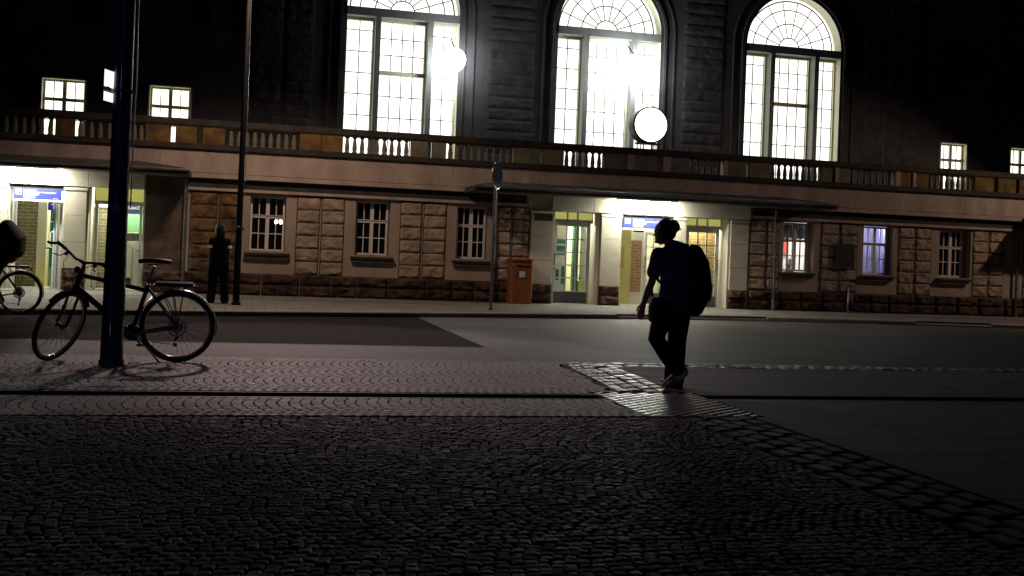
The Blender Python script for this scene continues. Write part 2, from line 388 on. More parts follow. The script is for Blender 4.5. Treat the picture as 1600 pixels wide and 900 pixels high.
while y < 11.5:
    c0 = 3.34+(y-9.2)*.085; 
    for k in range(4): stone(b, c0+.07+k*.148+r.uniform(-.008, .008), y+.11+(.09 if k % 2 else 0)+r.uniform(-.02, .02), .055, .090, -.04, r.gauss(.002, .003), int(y*1000)+k, .01, dome=.004, jit=.1)
    y += .235
b2 = MB(); y = 2.0
while y < 7.7:
    for k in range(4): stone(b2, 3.36+.07+k*.148+r.uniform(-.012, .012), y+.11+(.09 if k % 2 else 0)+r.uniform(-.02, .02), .058, .096, r.uniform(-.05, .05), r.gauss(-.003, .0015), int(y*1000)+k+77, .008, dome=.0015, jit=.14)
    y += .235
for row in (11.62, 11.83):
    x = 3.62
    while x < 16:
        w = r.uniform(.15, .24); stone(b, x+w/2, row, w/2-.018, .078, 0, r.gauss(.002, .003), int(x*1000)+int(row*10), .01, dome=.004, jit=.07); x += w
struct('sett_band', b, SETT)
struct('sett_band', b2, cobble_mat('shaded near setts', (.02, .02, .017), (.07, .07, .06), (.22, .22, .19), .8, .1))  # near setts darkened in colour to imitate the light fading there
# ribbed plate
struct('ribbed_paving_bed', MB().box(3.06, 4.06, 7.84, 9.24, -.034, -.0185), mat('dark groove bed', (.012, .012, .011), rough=.9)); b = MB(); d = Vector((.80, .60, 0)); nrm = Vector((-.60, .80, 0)); k = -40  # darker bed sets off the gaps between the ribs
while k < 60:
    c = Vector((3.06, 7.84, 0))+nrm*k*.088; ts = []
    for ax, lo, hi in ((0, 3.07, 4.05), (1, 7.85, 9.23)): ts.append(((lo-c[ax])/d[ax], (hi-c[ax])/d[ax]))
    t0, t1 = max(t[0] for t in ts), min(t[1] for t in ts)
    if t1-t0 > .05:
        t = t0
        while t < t1-.02:
            t2 = min(t+.115, t1); p, q = c+d*(t+.004), c+d*(t2-.004); h = nrm*.015; g = nrm*.027
            b.add([p-g+Vector((0, 0, -.018)), q-g+Vector((0, 0, -.018)), q-h, p-h, p+h, q+h, q+g+Vector((0, 0, -.018)), p+g+Vector((0, 0, -.018))], [(0, 1, 2, 3), (3, 2, 5, 4), (4, 5, 6, 7), (0, 3, 4, 7), (1, 6, 5, 2)])
            t += .115
    k += 1
struct('ribbed_paving', b, mat('ribbed guidance paving', (.36, .36, .32), (.5, .5, .45), rough=.3, scale=5, rr=.08))
SLAB = brick('mauve concrete slabs', (.085, .05, .09), (.115, .07, .118), (.004, .003, .005), bw=2.4, bh=.62, ms=.03, flat=True, bump=.6, rough=.8)
struct('slab_paving', MB().box(4.08, 30, 9.12, 11.5, -.03, -.004).box(4.08, 30, -2, 8.76, -.03, -.004).box(3.98, 4.08, 9.26, 11.5, -.03, -.005).box(3.98, 4.08, 2, 7.82, -.03, -.005), SLAB)

# ================================================================== STATION BUILDING
D = 26.9; YU = 30.4; ZT = 3.55
BLD = thing('station_building', 'long stone railway station with arched lit hall windows, balustrade and lit entrances', 'building', (10.26, D, 0))
# openings on the ground floor (x0,x1,z0,z1)
WIN = [(-.14, .72), (2.46, 3.30), (5.06, 5.86), (14.36, 15.16), (16.87, 17.68), (19.35, 20.2)]
OPEN = [(a, c+max(0, .26*c/27), 1.09, 2.48) for a, c in WIN]
OPEN += [(7.70, 8.94, 0, 2.46), (9.57, 11.04, 0, 2.46), (11.44, 12.68, 0, 2.46)]
OPEN += [(-5.62, -4.45, 0, 2.43), (-3.88, -2.64, 0, 2.50), (-7.6, -6.2, 0, 2.46)]
OPEN += [(24.0, 25.2, 0, 2.46), (26.0, 27.4, 0, 2.46)]
def sheet(x0, x1, z0, z1, y, ops, depth):
    mb = MB(); ops = sorted(ops); x = x0
    for a, c, lo, hi in ops:
        mb.quad((x, y, z0), (a, y, z0), (a, y, z1), (x, y, z1))
        if lo > z0: mb.quad((a, y, z0), (c, y, z0), (c, y, lo), (a, y, lo)); mb.quad((a, y, lo), (c, y, lo), (c, y+depth, lo), (a, y+depth, lo))
        mb.quad((a, y, hi), (c, y, hi), (c, y, z1), (a, y, z1)); mb.quad((a, y+depth, hi), (c, y+depth, hi), (c, y, hi), (a, y, hi))
        mb.quad((a, y+depth, lo), (a, y, lo), (a, y, hi), (a, y+depth, hi)); mb.quad((c, y, lo), (c, y+depth, lo), (c, y+depth, hi), (c, y, hi))
        x = c
    mb.quad((x, y, z0), (x1, y, z0), (x1, y, z1), (x, y, z1)); return mb
inb = lambda o, a, c: a <= o[0] and o[1] <= c
sheet(-1.62, 6.98, 0, 2.9, D, [o for o in OPEN if inb(o, -1.62, 6.98)], .3).build('wall', PLASTER, BLD)
sheet(13.30, 23.0, 0, 2.9, D, [o for o in OPEN if inb(o, 13.3, 23)], .3).build('wall', PLASTER, BLD)
sheet(6.98, 13.30, 0, 2.9, D, [o for o in OPEN if inb(o, 6.98, 13.3)], .75).build('entrance_wall', LIME, BLD)
PIERST = mat('dark brown pier stone', (.035, .024, .018), (.13, .09, .06), rough=.9, scale=2.4, bump=.6, bscale=20)  # dark brown stone for the side pier and sill mouldings
sheet(-16, -2.60, 0, 2.9, D, [o for o in OPEN if inb(o, -16, -2.60)], .75).build('entrance_wall', LIME, BLD)
sheet(-2.60, -1.62, 0, 2.9, D, [], .75).build('side_pier', PIERST, BLD)
sheet(23.0, 36, 0, 2.9, D, [o for o in OPEN if inb(o, 23, 36)], .75).build('entrance_wall', LIME, BLD)
# pilasters of the entrances, with caps
for a, c in ((7.04, 7.66), (8.98, 9.55), (11.06, 11.42), (12.74, 13.26), (-4.42, -3.92), (-6.18, -5.66), (-8.4, -7.62), (25.25, 25.95), (27.45, 28.1), (23.3, 23.95)):
    b = MB()
    for z0, z1 in ((.52, 1.14), (1.15, 1.78), (1.79, 2.36)): b.cbox(a, c, D-.055, D+.02, z0, z1-.004, .006)
    b.cbox(a-.02, c+.02, D-.075, D+.02, 2.37, 2.44, .01)
    b.build('pilaster', LIME, BLD)
for a, c in ((7.6, 13.3), (-9, -2.62), (22.9, 29)):
    n = int((c-a)/1.3)+1; w = (c-a)/n; b = MB()
    for i in range(n): b.cbox(a+i*w+.004, a+(i+1)*w-.004, D-.09, D+.02, 2.47, 2.84, .006)
    b.build('entrance_beam', LIME, BLD)
ROCK2 = mat('dark ochre sandstone', (.012, .008, .005), (.22, .125, .055), rough=.95, scale=2.4, bump=.9, bscale=18)  # darker, patchy sandstone for the leftmost columns
# rusticated columns
seed = 1
for a, c in ((-1.55, -.92), (-.88, -.38), (1.0, 1.56), (1.61, 2.17), (3.6, 4.15), (4.2, 4.78), (6.12, 6.5), (6.55, 7.0), (13.32, 13.82), (13.87, 14.22), (15.52, 16.06), (16.12, 16.66), (18.0, 18.5), (18.55, 19.06), (20.47, 20.97), (21.02, 21.5), (22.2, 22.7)):
    MB().box(a-.012, c+.012, D-.006, D+.02, .545, 2.52).build('column_joints', DARKST, BLD)  # dark backing sheet, shade between the blocks put into its colour
    b = MB()
    for k in range(6):
        z0 = .56+k*.3235; b.rock(a+.008, c-.008, D-.005, z0+.013, z0+.309, .042, seed, res=.032); seed += 1
    smooth_by(b.build('rusticated_column', ROCK if a > -.3 else ROCK2, BLD), 50)
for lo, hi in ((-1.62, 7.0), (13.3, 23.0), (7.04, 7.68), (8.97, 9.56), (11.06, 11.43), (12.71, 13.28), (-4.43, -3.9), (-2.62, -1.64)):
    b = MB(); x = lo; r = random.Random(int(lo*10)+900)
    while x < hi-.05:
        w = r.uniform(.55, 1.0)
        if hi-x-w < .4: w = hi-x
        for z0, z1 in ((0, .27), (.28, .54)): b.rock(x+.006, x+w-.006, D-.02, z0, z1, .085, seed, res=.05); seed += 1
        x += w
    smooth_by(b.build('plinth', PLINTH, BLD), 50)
# string courses, frieze
for a, c in ((-1.62, 6.9), (13.4, 23.0)):
    MB().box(a, c, D-.10, D+.02, 2.53, 2.60).build('string_course', FRIEZE, BLD)
    MB().box(a, c, D-.03, D+.02, 2.602, 2.828).build('recessed_band', DARKST, BLD)
MB().prism([(-16, 2.83), (36, 2.83), (36, 2.93), (-16, 2.93)], D-.19, D+.1).build('cornice', FRIEZE, BLD)
FZ = MB(); x = -16; r = random.Random(4)
while x < 36:
    w = r.choice((2.9, 3.6, 4.3)); FZ.box(x+.004, min(36, x+w)-.004, D-.10, D+.1, 2.96, 3.51); x += w
FZ.box(-16, 36, D-.085, D+.1, 2.93, 3.52); FZ.build('frieze', FRIEZE, BLD)
b = MB(); b.box(-16, 36, D-.2, D+.25, 3.52, 3.60).box(-16, 36, D-.16, D+.22, 3.60, 3.645); b.build('base_moulding', DARKST, BLD)
MB().box(-16, 36, D+.1, YU+.4, 3.40, ZT).build('terrace_deck', DARKST, BLD)
MB().prism([(-16, 4.10), (36, 4.10), (36, 4.235), (-16, 4.235)], D-.12, D+.18).box(-16, 36, D-.08, D+.14, 4.235, 4.255).box(-16, 36, D-.09, D+.15, 4.07, 4.10).build('handrail', DARKST, BLD)
BAL = MB().box(-16, 36, D-.1, D+.16, 3.645, 3.66); BAL = BAL.build('balustrade', DARKST, BLD)
prof = [(.066, 0), (.066, .035), (.05, .045), (.056, .09), (.060, .14), (.052, .22), (.038, .33), (.033, .36), (.048, .375), (.052, .39), (.064, .40), (.066, .43)]
bpro = MB().lathe(prof, (0, 0, 0), 14); bp_ = None
BSEG = [(-6.46, -4.71), (-4.23, -4.05), (-4.0, -3.39), (-3.0, -2.69), (-.76, .95), (2.08, 3.77), (4.72, 6.47), (7.87, 8.96), (11.45, 12.42), (13.87, 15.37), (16.34, 17.74), (18.89, 20.37)]
def local(o, w):
    p = o; off = Vector((0, 0, 0))
    while p is not None: off += p.location; p = p.parent
    return Vector(w)-off
for a, c in BSEG:
    n = max(1, round((c-a)/.187)); w = (c-a)/n
    for i in range(n):
        xx = a+(i+.5)*w
        if bp_ is None: bp_ = smooth_by(bpro.build('baluster', GREYST, BAL, loc=(0, 0, 0)), 45); o = bp_
        else: o = bp_.copy(); COL.objects.link(o)
        o.parent = BAL; o.location = local(BAL, (xx, D+.03, 3.655))
BLK = [(-4.69, -4.27), (-3.38, -3.0), (-2.66, -2.11), (-1.97, -1.46), (-1.34, -.81), (.99, 1.52), (1.53, 2.06), (3.79, 4.2), (4.34, 4.7), (6.49, 7.17), (7.26, 7.86), (9.0, 9.62), (9.84, 10.63), (10.89, 11.41), (12.57, 13.12), (13.21, 13.85), (15.41, 15.82), (15.96, 16.32), (17.94, 18.31), (18.44, 18.87), (20.41, 21.06), (21.19, 21.81), (21.92, 22.7), (22.85, 23.6), (23.7, 24.4)]
for a, c in BLK:
    mt_ = OCHRE if (a < 2.5 or a > 17.5) else GREYST  # end blocks take the sodium-tinted colour, middle ones the grey green
    MB().cbox(a, c, D-.07, D+.13, 3.66, 4.07, .008).build('balustrade_block', mt_, BAL)
for a, c in ((9.63, 9.83), (10.64, 10.88), (12.44, 12.55), (15.83, 15.95), (17.76, 17.92), (18.32, 18.43), (4.24, 4.30), (-1.45, -1.36)):
    MB().cbox(a, c, D-.11, D+.13, 3.66, 4.07, .006).build('balustrade_pier', FRIEZE if a > 5 else DARKST, BAL)

# ---- upper wall
BW = [3.94, 10.22, 16.37]; RW = 1.635; ZS, ZB = 8.18, 3.9; ZTOP = 12.5
SW = [(-5.72, -4.56), (-2.98, -1.84), (21.75, 22.78), (24.42, 25.5)]
mb = MB(); x = -16
ops = [(c-RW, c+RW, 'b') for c in BW]+[(a, c, 's') for a, c in SW]
for a, c, t in sorted(ops):
    mb.quad((x, YU, ZT), (a, YU, ZT), (a, YU, ZTOP), (x, YU, ZTOP)); x = c
    lo = ZB if t == 'b' else 3.85
    mb.quad((a, YU, ZT), (c, YU, ZT), (c, YU, lo), (a, YU, lo)); mb.quad((a, YU, lo), (c, YU, lo), (c, YU+.5, lo), (a, YU+.5, lo))
    if t == 's':
        mb.quad((a, YU, 5.51), (c, YU, 5.51), (c, YU, ZTOP), (a, YU, ZTOP))
    else:
        N_ = 40; cx = (a+c)/2
        for i in range(N_):
            q0, q1 = math.pi*(1-i/N_), math.pi*(1-(i+1)/N_)
            p0 = (cx+RW*math.cos(q0), ZS+RW*math.sin(q0)); p1 = (cx+RW*math.cos(q1), ZS+RW*math.sin(q1))
            mb.quad((p0[0], YU, p0[1]), (p1[0], YU, p1[1]), (p1[0], YU, ZTOP), (p0[0], YU, ZTOP))
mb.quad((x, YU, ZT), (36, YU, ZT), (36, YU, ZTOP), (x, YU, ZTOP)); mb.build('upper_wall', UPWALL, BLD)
MB().box(-16.3, 36.3, YU-.5, YU+.2, 12.5, 12.9).box(-16.2, 36.2, YU-.3, YU+.2, 12.2, 12.5).build('eaves_cornice', DARKST, BLD)
MB().prism([(-16.4, 12.9), (36.4, 12.9), (33, 17), (-13, 17)], YU-.4, YU+14).build('roof', mat('dark roof tiles', (.03, .022, .02), (.05, .04, .035), rough=.8), BLD)
MB().box(-16, -15.9, D+.1, YU+13, -.1, 12.4).box(35.9, 36, D+.1, YU+13, -.1, 12.4).box(-16, 36, YU+13, YU+13.2, -.1, 12.4).build('side_walls', UPWALL, BLD)
for a, c in ((-.27, .55), (.62, 1.42), (6.46, 7.90), (12.62, 13.98), (18.82, 19.62), (19.72, 20.9)):
    b = MB(); z = ZT; r = random.Random(int(a*7)+50)
    while z < 11.8:
        if c-a > 1.0 and a > 19: cuts = [a, a+.55+r.uniform(-.08, .08), c]
        else: cuts = [a, c]
        for p, q in zip(cuts, cuts[1:]): b.rock(p+.01, q-.01, YU-.01, z+.010, z+.327, .022, seed, res=.055); seed += 1
        z += .337
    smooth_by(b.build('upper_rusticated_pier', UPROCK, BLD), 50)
# mouldings round the arches
for cx in BW:
    b = MB()
    for R0, R1, yy in ((RW+.10, RW+.18, YU-.06), (RW+.42, RW+.47, YU-.035)):
        pts = [(cx-R0, ZT), (cx-R1, ZT)]
        out = [(cx-R1, ZT)]+[(cx+R1*math.cos(math.pi*(1-i/36)), ZS+R1*math.sin(math.pi*(1-i/36))) for i in range(37)]+[(cx+R1, ZT)]
        inn = [(cx-R0, ZT)]+[(cx+R0*math.cos(math.pi*(1-i/36)), ZS+R0*math.sin(math.pi*(1-i/36))) for i in range(37)]+[(cx+R0, ZT)]
        for i in range(len(out)-1):
            o0, o1, i0, i1 = out[i], out[i+1], inn[i], inn[i+1]
            P = lambda p, y: (p[0], y, p[1])
            b.quad(P(i0, yy), P(i1, yy), P(o1, yy), P(o0, yy)); b.quad(P(o0, yy), P(o1, yy), P(o1, YU), P(o0, YU)); b.quad(P(i1, yy), P(i0, yy), P(i0, YU), P(i1, YU))
    smooth_by(fixn(b.build('arch_moulding', UPWALL, BLD)), 30)

def copy_tree(o, parent, loc=None):
    c = o.copy(); COL.objects.link(c); c.parent = parent
    if loc is not None: c.location = loc
    for ch in [k for k in o.children]: copy_tree(ch, c)
    return c
# ---- big arched window, origin at bottom centre; local y=0 on wall plane
def big_window():
    fr = MB(); Z = lambda z: z-ZB
    for a, c in ((-.81, -.66), (.72, .87)):
        fr.add([(a, -.03, 0), (c, -.03, 0), (c, -.03, Z(7.94)), (a, -.03, Z(7.94)), (a, .42, 0), (c, .42, 0), (c, .42, Z(7.94)), (a, .42, Z(7.94))], [(0, 1, 2, 3), (0, 3, 7, 4), (1, 5, 6, 2), (4, 7, 6, 5)])
    fr.box(-RW, RW, -.03, .42, Z(7.94), Z(8.18)).box(-RW, RW, -.06, .46, -.25, 0.0)
    root = fixn(fr.build('hall_window', GFRAME, None, loc=(0, 0, 0)))
    # jamb lining with arch, cream inside
    jb = MB(); H = Z(ZS); pts = [(-RW, 0)]+[(RW*math.cos(math.pi*(1-i/40)), H+RW*math.sin(math.pi*(1-i/40))) for i in range(41)]+[(RW, 0)]
    for p, q in zip(pts, pts[1:]): jb.quad((p[0], 0, p[1]), (q[0], 0, q[1]), (q[0], .5, q[1]), (p[0], .5, p[1]))
    j = smooth_by(jb.build('jamb', CREAM, root, loc=(0, 0, 0)), 30)
    # inner linings beside each light, thin sash frames
    ln = MB()
    for a, c in ((-1.635, -.81), (-.66, .72), (.87, 1.635)):
        for x0, x1 in ((a, a+.035), (c-.045, c)): ln.box(x0, x1, .30, .46, 0, Z(7.94))
        ln.box(a+.035, c-.045, .30, .46, Z(7.86), Z(7.94))
    ln.box(-.66+.035, .72-.045, .28, .42, Z(6.33), Z(6.45))
    ln.build('sash', CREAM, root, loc=(0, 0, 0))
    mt = MB(); t = .0135
    for a, c, n in ((-1.60, -.855, 2), (-.625, .675, 4), (.905, 1.59, 2)):
        for i in range(1, n):
            x = a+(c-a)*i/n; mt.box(x-t, x+t, .38, .40, 0, Z(7.86))
        mt.box(a-.006, a+.012, .37, .385, 0, Z(7.86)).box(c-.012, c+.006, .37, .385, 0, Z(7.86))
        rows = [ZB+.615*k for k in range(1, 7)] if n == 2 else [4.5, 5.1, 5.72, 6.92, 7.4]
        for z in rows:
            if z < 7.85: mt.box(a, c, .372, .378, Z(z)-t, Z(z)+t)
    for R in (.36, .81, 1.25, 1.535):
        mt.torus((0, .385, H+.0), R, .018 if R < 1.5 else .024, 32, 4, a0=0, a1=math.pi)
    for k in range(1, 9):
        q = math.pi*k/9; mt.tube((.36*math.cos(q), .385, H+.36*math.sin(q)), (1.55*math.cos(q), .385, H+1.55*math.sin(q)), .016, n=4)
    mt.build('muntins', LEAD, root, loc=(0, 0, 0))
    g = MB(); g.add([(p[0], .43, p[1]) for p in pts], [tuple(range(len(pts)))]); g.build('glass', HALLGLASS, root, loc=(0, 0, 0))
    return root
bw = big_window(); bw.parent = BLD
for i, cx in enumerate(BW):
    L_ = local(BLD, (cx, YU, ZB))
    if i == 0: bw.location = L_
    else: copy_tree(bw, BLD, L_)
# ---- small windows of the upper floor (frame 2 casements x 4 panes)
def small_window(w, h, name, lit, mun=.012, fr_=.05, trans=.62, WFRAME=WFRAME):
    z1 = h; zt = h*trans
    f = MB(); f.box(0, fr_, .12, .2, 0, h).box(w-fr_, w, .12, .2, 0, h).box(fr_, w-fr_, .12, .2, 0, fr_).box(fr_, w-fr_, .12, .2, h-fr_, h)
    f.box(w/2-fr_*.9, w/2+fr_*.9, .105, .2, fr_, h-fr_); f.box(fr_, w-fr_, .10, .19, zt-fr_*.45, zt+fr_*.75).box(fr_*.6, w-fr_*.6, .07, .19, zt+fr_*.76, zt+fr_*1.1)
    o = f.build(name, WFRAME, None, loc=(0, 0, 0))
    mm = MB()
    for a, c in ((fr_, w/2-fr_*.9), (w/2+fr_*.9, w-fr_)):
        x = (a+c)/2; mm.box(x-mun, x+mun, .135, .165, fr_, zt-fr_*.45).box(x-mun, x+mun, .135, .165, zt+fr_*1.1, h-fr_)
        mm.box(a, c, .138, .160, zt*.52-mun, zt*.52+mun)
    mm.build('muntins', WFRAME, o, loc=(0, 0, 0))
    MB().quad((fr_*.5, .18, fr_*.5), (w-fr_*.5, .18, fr_*.5), (w-fr_*.5, .18, h-fr_*.5), (fr_*.5, .18, h-fr_*.5)).build('pane', lit, o, loc=(0, 0, 0))
    return o
sw = None
for a, c in SW:
    w = c-a-.08; h = 1.62
    o = small_window(w, h, 'upper_window', ROOMGLASS, .013, .055, .66); o.parent = BLD; o.location = local(BLD, (a+.04, YU+.04, 3.87))
    MB().box(a-.0, a+.04, YU-.02, YU+.24, 3.86, 5.51).box(c-.04, c, YU-.02, YU+.24, 3.86, 5.51).box(a+.04, c-.04, YU-.02, YU+.24, 5.49, 5.53).build('window_surround', CREAM, BLD)
# dark tall windows of the floor above
for a in (-4.6, -1.9, -.9, 21.6, 24.4):
    o = small_window(.5, 1.6, 'dark_window', mat('dark blue night glass', (.01, .012, .09), rough=.15), .01, .04, .7, mat('dark blue frame', (.012, .014, .05), rough=.6)); o.parent = BLD; o.location = local(BLD, (a, YU-.14, 7.1))  # blue of the panes stands for a faint reflection in the glass
# ---- ground floor windows
NIGHT = mat('dark window glass', (.006, .006, .007), rough=.06)
GL = glass()
for i, (a, c) in enumerate(WIN):
    w = c-a-.02; h = 1.37
    o = small_window(w, h, 'window', GL if i in (0, 3, 4) else NIGHT, .012, .05, .62); o.parent = BLD; o.location = local(BLD, (a+.01+.12*a/27, D+.10, 1.10))
    MB().box(a-.10, c+.14, D-.17, D+.14, 1.0, 1.055).build('window_sill', DARKST, BLD); MB().box(a-.06, c+.10, D-.12, D+.02, .915, .998).build('sill_moulding', PIERST, BLD)
for i, (a, c) in enumerate(WIN):
    if i >= 3:
        xr = c-.01+.12*a/27; MB().box(xr+.001, c+.26*c/27+.02, D+.2, D+.31, 1.08, 2.49).build('window_jamb', PLASTER, BLD)
# rooms behind the windows
def room(x0, x1, z0, z1, y0, y1, m_wall, m_back):
    b = MB(); b.quad((x0, y0, z0), (x0, y1, z0), (x0, y1, z1), (x0, y0, z1)).quad((x1, y0, z0), (x1, y1, z0), (x1, y1, z1), (x1, y0, z1))
    b.quad((x0, y0, z0), (x1, y0, z0), (x1, y1, z0), (x0, y1, z0)).quad((x0, y0, z1), (x1, y0, z1), (x1, y1, z1), (x0, y1, z1))
    b.build('room', m_wall, BLD); MB().quad((x0, y1, z0), (x1, y1, z0), (x1, y1, z1), (x0, y1, z1)).build('room_wall', m_back, BLD)
def plight(loc, e, c, r=.1):
    l = bpy.data.lights.new('room_light', 'POINT'); l.energy = e; l.color = c; l.shadow_soft_size = r
    o = bpy.data.objects.new('room_light', l); COL.objects.link(o); o.location = loc
DARKROOM = mat('dim room wall', (.05, .045, .035), rough=.9)
room(-.6, 1.2, .2, 2.75, D+.3, D+3, DARKROOM, DARKROOM)
room(14.0, 15.6, .2, 2.75, D+.3, D+2.2, WHITE, WHITE); plight((14.7, D+1.0, 2.6), 90, (1, .98, .95))
room(16.5, 18.1, .2, 2.75, D+.3, D+1.6, mat('lilac room wall', (.35, .34, .55), rough=.8), mat('lilac curtain', (.34, .33, .50), (.55, .48, .6), rough=.8, scale=7, stretch=(1, 1, .05))); plight((17.3, D+.8, 2.4), 34, (.86, .86, 1))
MB().box(17.42, 17.66, D+.5, D+.52, .4, 1.98).build('white_board', WHITE, BLD)
MB().box(14.05, 15.6, D+2.05, D+2.15, 1.62, 1.98).build('shelf_band', mat('red shop band', (.62, .10, .07), rough=.6), BLD)
MB().box(14.05, 15.6, D+2.0, D+2.15, 1.99, 2.09).build('shelf', mat('olive shelf', (.12, .13, .08), rough=.6), BLD)
MB().box(14.3, 15.2, D+.34, D+.36, 2.02, 2.48).build('blind', mat('grey blue blind', (.22, .25, .33), rough=.8), BLD)
for xx in (14.47, 14.64, 14.86, 15.04):
    MB().box(xx-.011, xx+.011, D-.02, D+.0, 1.12, 2.46).build('window_bar', LEAD, BLD)

# ---- canopies
def canopy(x0, x1, inset0, inset1):
    yf = 25.4; mb = MB()
    A, B = Vector((x0, yf, 2.93)), Vector((x1, yf, 2.93)); C_, D_ = Vector((x1-inset1, D-.1, 3.14)), Vector((x0+inset0, D-.1, 3.14))
    E, F = Vector((x0, D-.1, 2.93)), Vector((x1, D-.1, 2.93))
    mb.quad(A, B, C_, D_).quad(A, D_, E).quad(B, F, C_); o = mb.build('canopy', ZINC, BLD)
    sm_ = MB(); n = int((x1-x0)/.62)
    for i in range(1, n):
        t = i/n; p = A.lerp(B, t); q = p+Vector((0, (D-.1-yf), .21)); q.x = p.x
        if q.x < D_.x: k = (p.x-A.x)/(D_.x-A.x); q = A.lerp(D_, k); q.x = p.x
        if q.x > C_.x: k = (B.x-p.x)/(B.x-C_.x); q = B.lerp(C_, k); q.x = p.x
        sm_.tube(p+Vector((0, 0, .008)), q+Vector((0, 0, .008)), .012, n=5)
    sm_.tube(A, D_, .02, n=5).tube(B, C_, .02, n=5); sm_.build('roof_seams', ZINC, o)
    MB().box(x0, x1, yf-.01, yf+.06, 2.80, 2.925).box(x0, x0+.06, yf+.06, D-.2, 2.80, 2.925).box(x1-.06, x1, yf+.06, D-.2, 2.80, 2.925).box(x0+.06, x1-.06, yf+.06, D-.2, 2.862, 2.88).build('fascia', TIMBER, o)
    g = MB(); g.tube((x0-.02, yf-.05, 2.905), (x1+.02, yf-.05, 2.905), .04, n=8); g.build('gutter', ZINC, o)
    return o
CL = canopy(-10.5, -1.55, .1, 1.35); CC = canopy(5.2, 15.1, 1.1, 1.1); CR = canopy(22.0, 31, 1.35, .1)
LAMPM = emi('fluorescent tube', (1, .98, .82), 190)
for (a, c, par) in ((-6.2, -4.62, CL), (9.35, 10.95, CC)):
    MB().box(a-.03, c+.03, D-.45, D-.27, 2.815, 2.858).build('lamp_housing', WHITE, par)
    MB().box(a, c, D-.43, D-.29, 2.76, 2.814).build('lamp_tube', LAMPM, par)

# ---- entrance doors
def grid_door(x0, x1, y, z0, z1, cols, rows, flip=False, label=None):
    f = MB(); fw_ = .10; kick = .30
    f.box(x0, x0+fw_, y, y+.05, z0, z1).box(x1-fw_, x1, y, y+.05, z0, z1).box(x0+fw_, x1-fw_, y, y+.05, z1-fw_, z1).box(x0+fw_, x1-fw_, y, y+.05, z0+kick, z0+kick+.03)
    a, c, lo, hi = x0+fw_, x1-fw_, z0+kick+.03, z1-fw_
    for i in range(1, cols): x = a+(c-a)*i/cols; f.box(x-.018, x+.018, y+.008, y+.042, lo, hi)
    for j in range(1, rows): z = lo+(hi-lo)*j/rows; f.box(a, c, y+.01, y+.04, z-.016, z+.016)
    o = f.build('entrance_door', ALU, BLD)
    MB().box(x0+fw_*.5, x1-fw_*.5, y-.006, y+.03, z0, z0+kick).build('kick_plate', DOORGREY, o)
    MB().quad((a, y+.025, lo), (c, y+.025, lo), (c, y+.025, hi), (a, y+.025, hi)).build('glass', GL, o)
    hx = x0+.035 if not flip else x1-.035
    h = MB(); h.tube((hx, y-.06, 1.02), (hx, y-.06, 1.32), .012).tube((hx, y-.06, 1.04), (hx+.03, y, 1.0), .01).tube((hx, y-.06, 1.31), (hx+.03, y, 1.35), .01); h.ball((hx+.02, y-.015, .93), .022); h.build('door_handle', BLACK, o)
    ri = MB(); xx = x1-.05 if not flip else x1-.05
    for k in range(3): ri.lathe([(.009, 0), (.009, .008)], (xx+random.uniform(-.02, .02), y, z1-.05-.06*k), 6, 'y')
    ri.build('rivets', BLACK, o)
    return o
def transom(x0, x1, y, z0, z1, n, cuts=None):
    f = MB(); f.box(x0, x1, y-.02, y+.06, z0-.09, z0).box(x0, x0+.02, y, y+.05, z0, z1).box(x1-.02, x1, y, y+.05, z0, z1)
    xs_ = cuts or [x0+(x1-x0)*i/n for i in range(1, n)]
    for x in xs_: f.box(x-.02, x+.02, y, y+.05, z0, z1)
    o = f.build('transom_light', ALU, BLD)
    MB().quad((x0, y+.06, z0), (x1, y+.06, z0), (x1, y+.06, z1), (x0, y+.06, z1)).build('pane', emi('yellow lit transom', (.62, .60, .16), .55), o)
YD = D+.45
grid_door(7.80, 8.84, YD, .01, 2.18, 3, 5); transom(7.76, 8.90, YD, 2.27, 2.50, 3, [8.18, 8.47])
grid_door(11.62, 12.62, YD, .01, 2.18, 3, 5, True); transom(11.56, 12.68, YD, 2.27, 2.50, 3, [11.95, 12.26])
transom(-3.82, -2.66, YD, 2.18, 2.52, 2, [-3.3])
fr = MB(); fr.box(-3.80, -3.72, YD, YD+.06, 0, 2.09).box(-2.76, -2.70, YD, YD+.06, 0, 2.09); fr.build('door_frame', ALU, BLD)
# inner frames of the wide openings
fr = MB(); fr.box(-5.58, -5.52, YD-.2, YD-.1, 0, 2.08).box(-4.56, -4.50, YD-.2, YD-.1, 0, 2.08); fr.build('door_frame', ALU, BLD)
dv = MB(); dv.box(-4.70, -4.66, D+.30, D+.52, .02, 2.05).box(-4.62, -4.60, D+.2, D+.5, .02, 2.05); dv.build('open_door_leaf', ALU, BLD)
MB().tube((-4.75, D+.28, 1.0), (-4.75, D+.28, 1.35), .014).tube((-4.75, D+.28, 1.35), (-4.68, D+.32, 1.38), .012).tube((-4.75, D+.28, 1.0), (-4.68, D+.32, .97), .012).build('door_handle', WHITE, BLD)
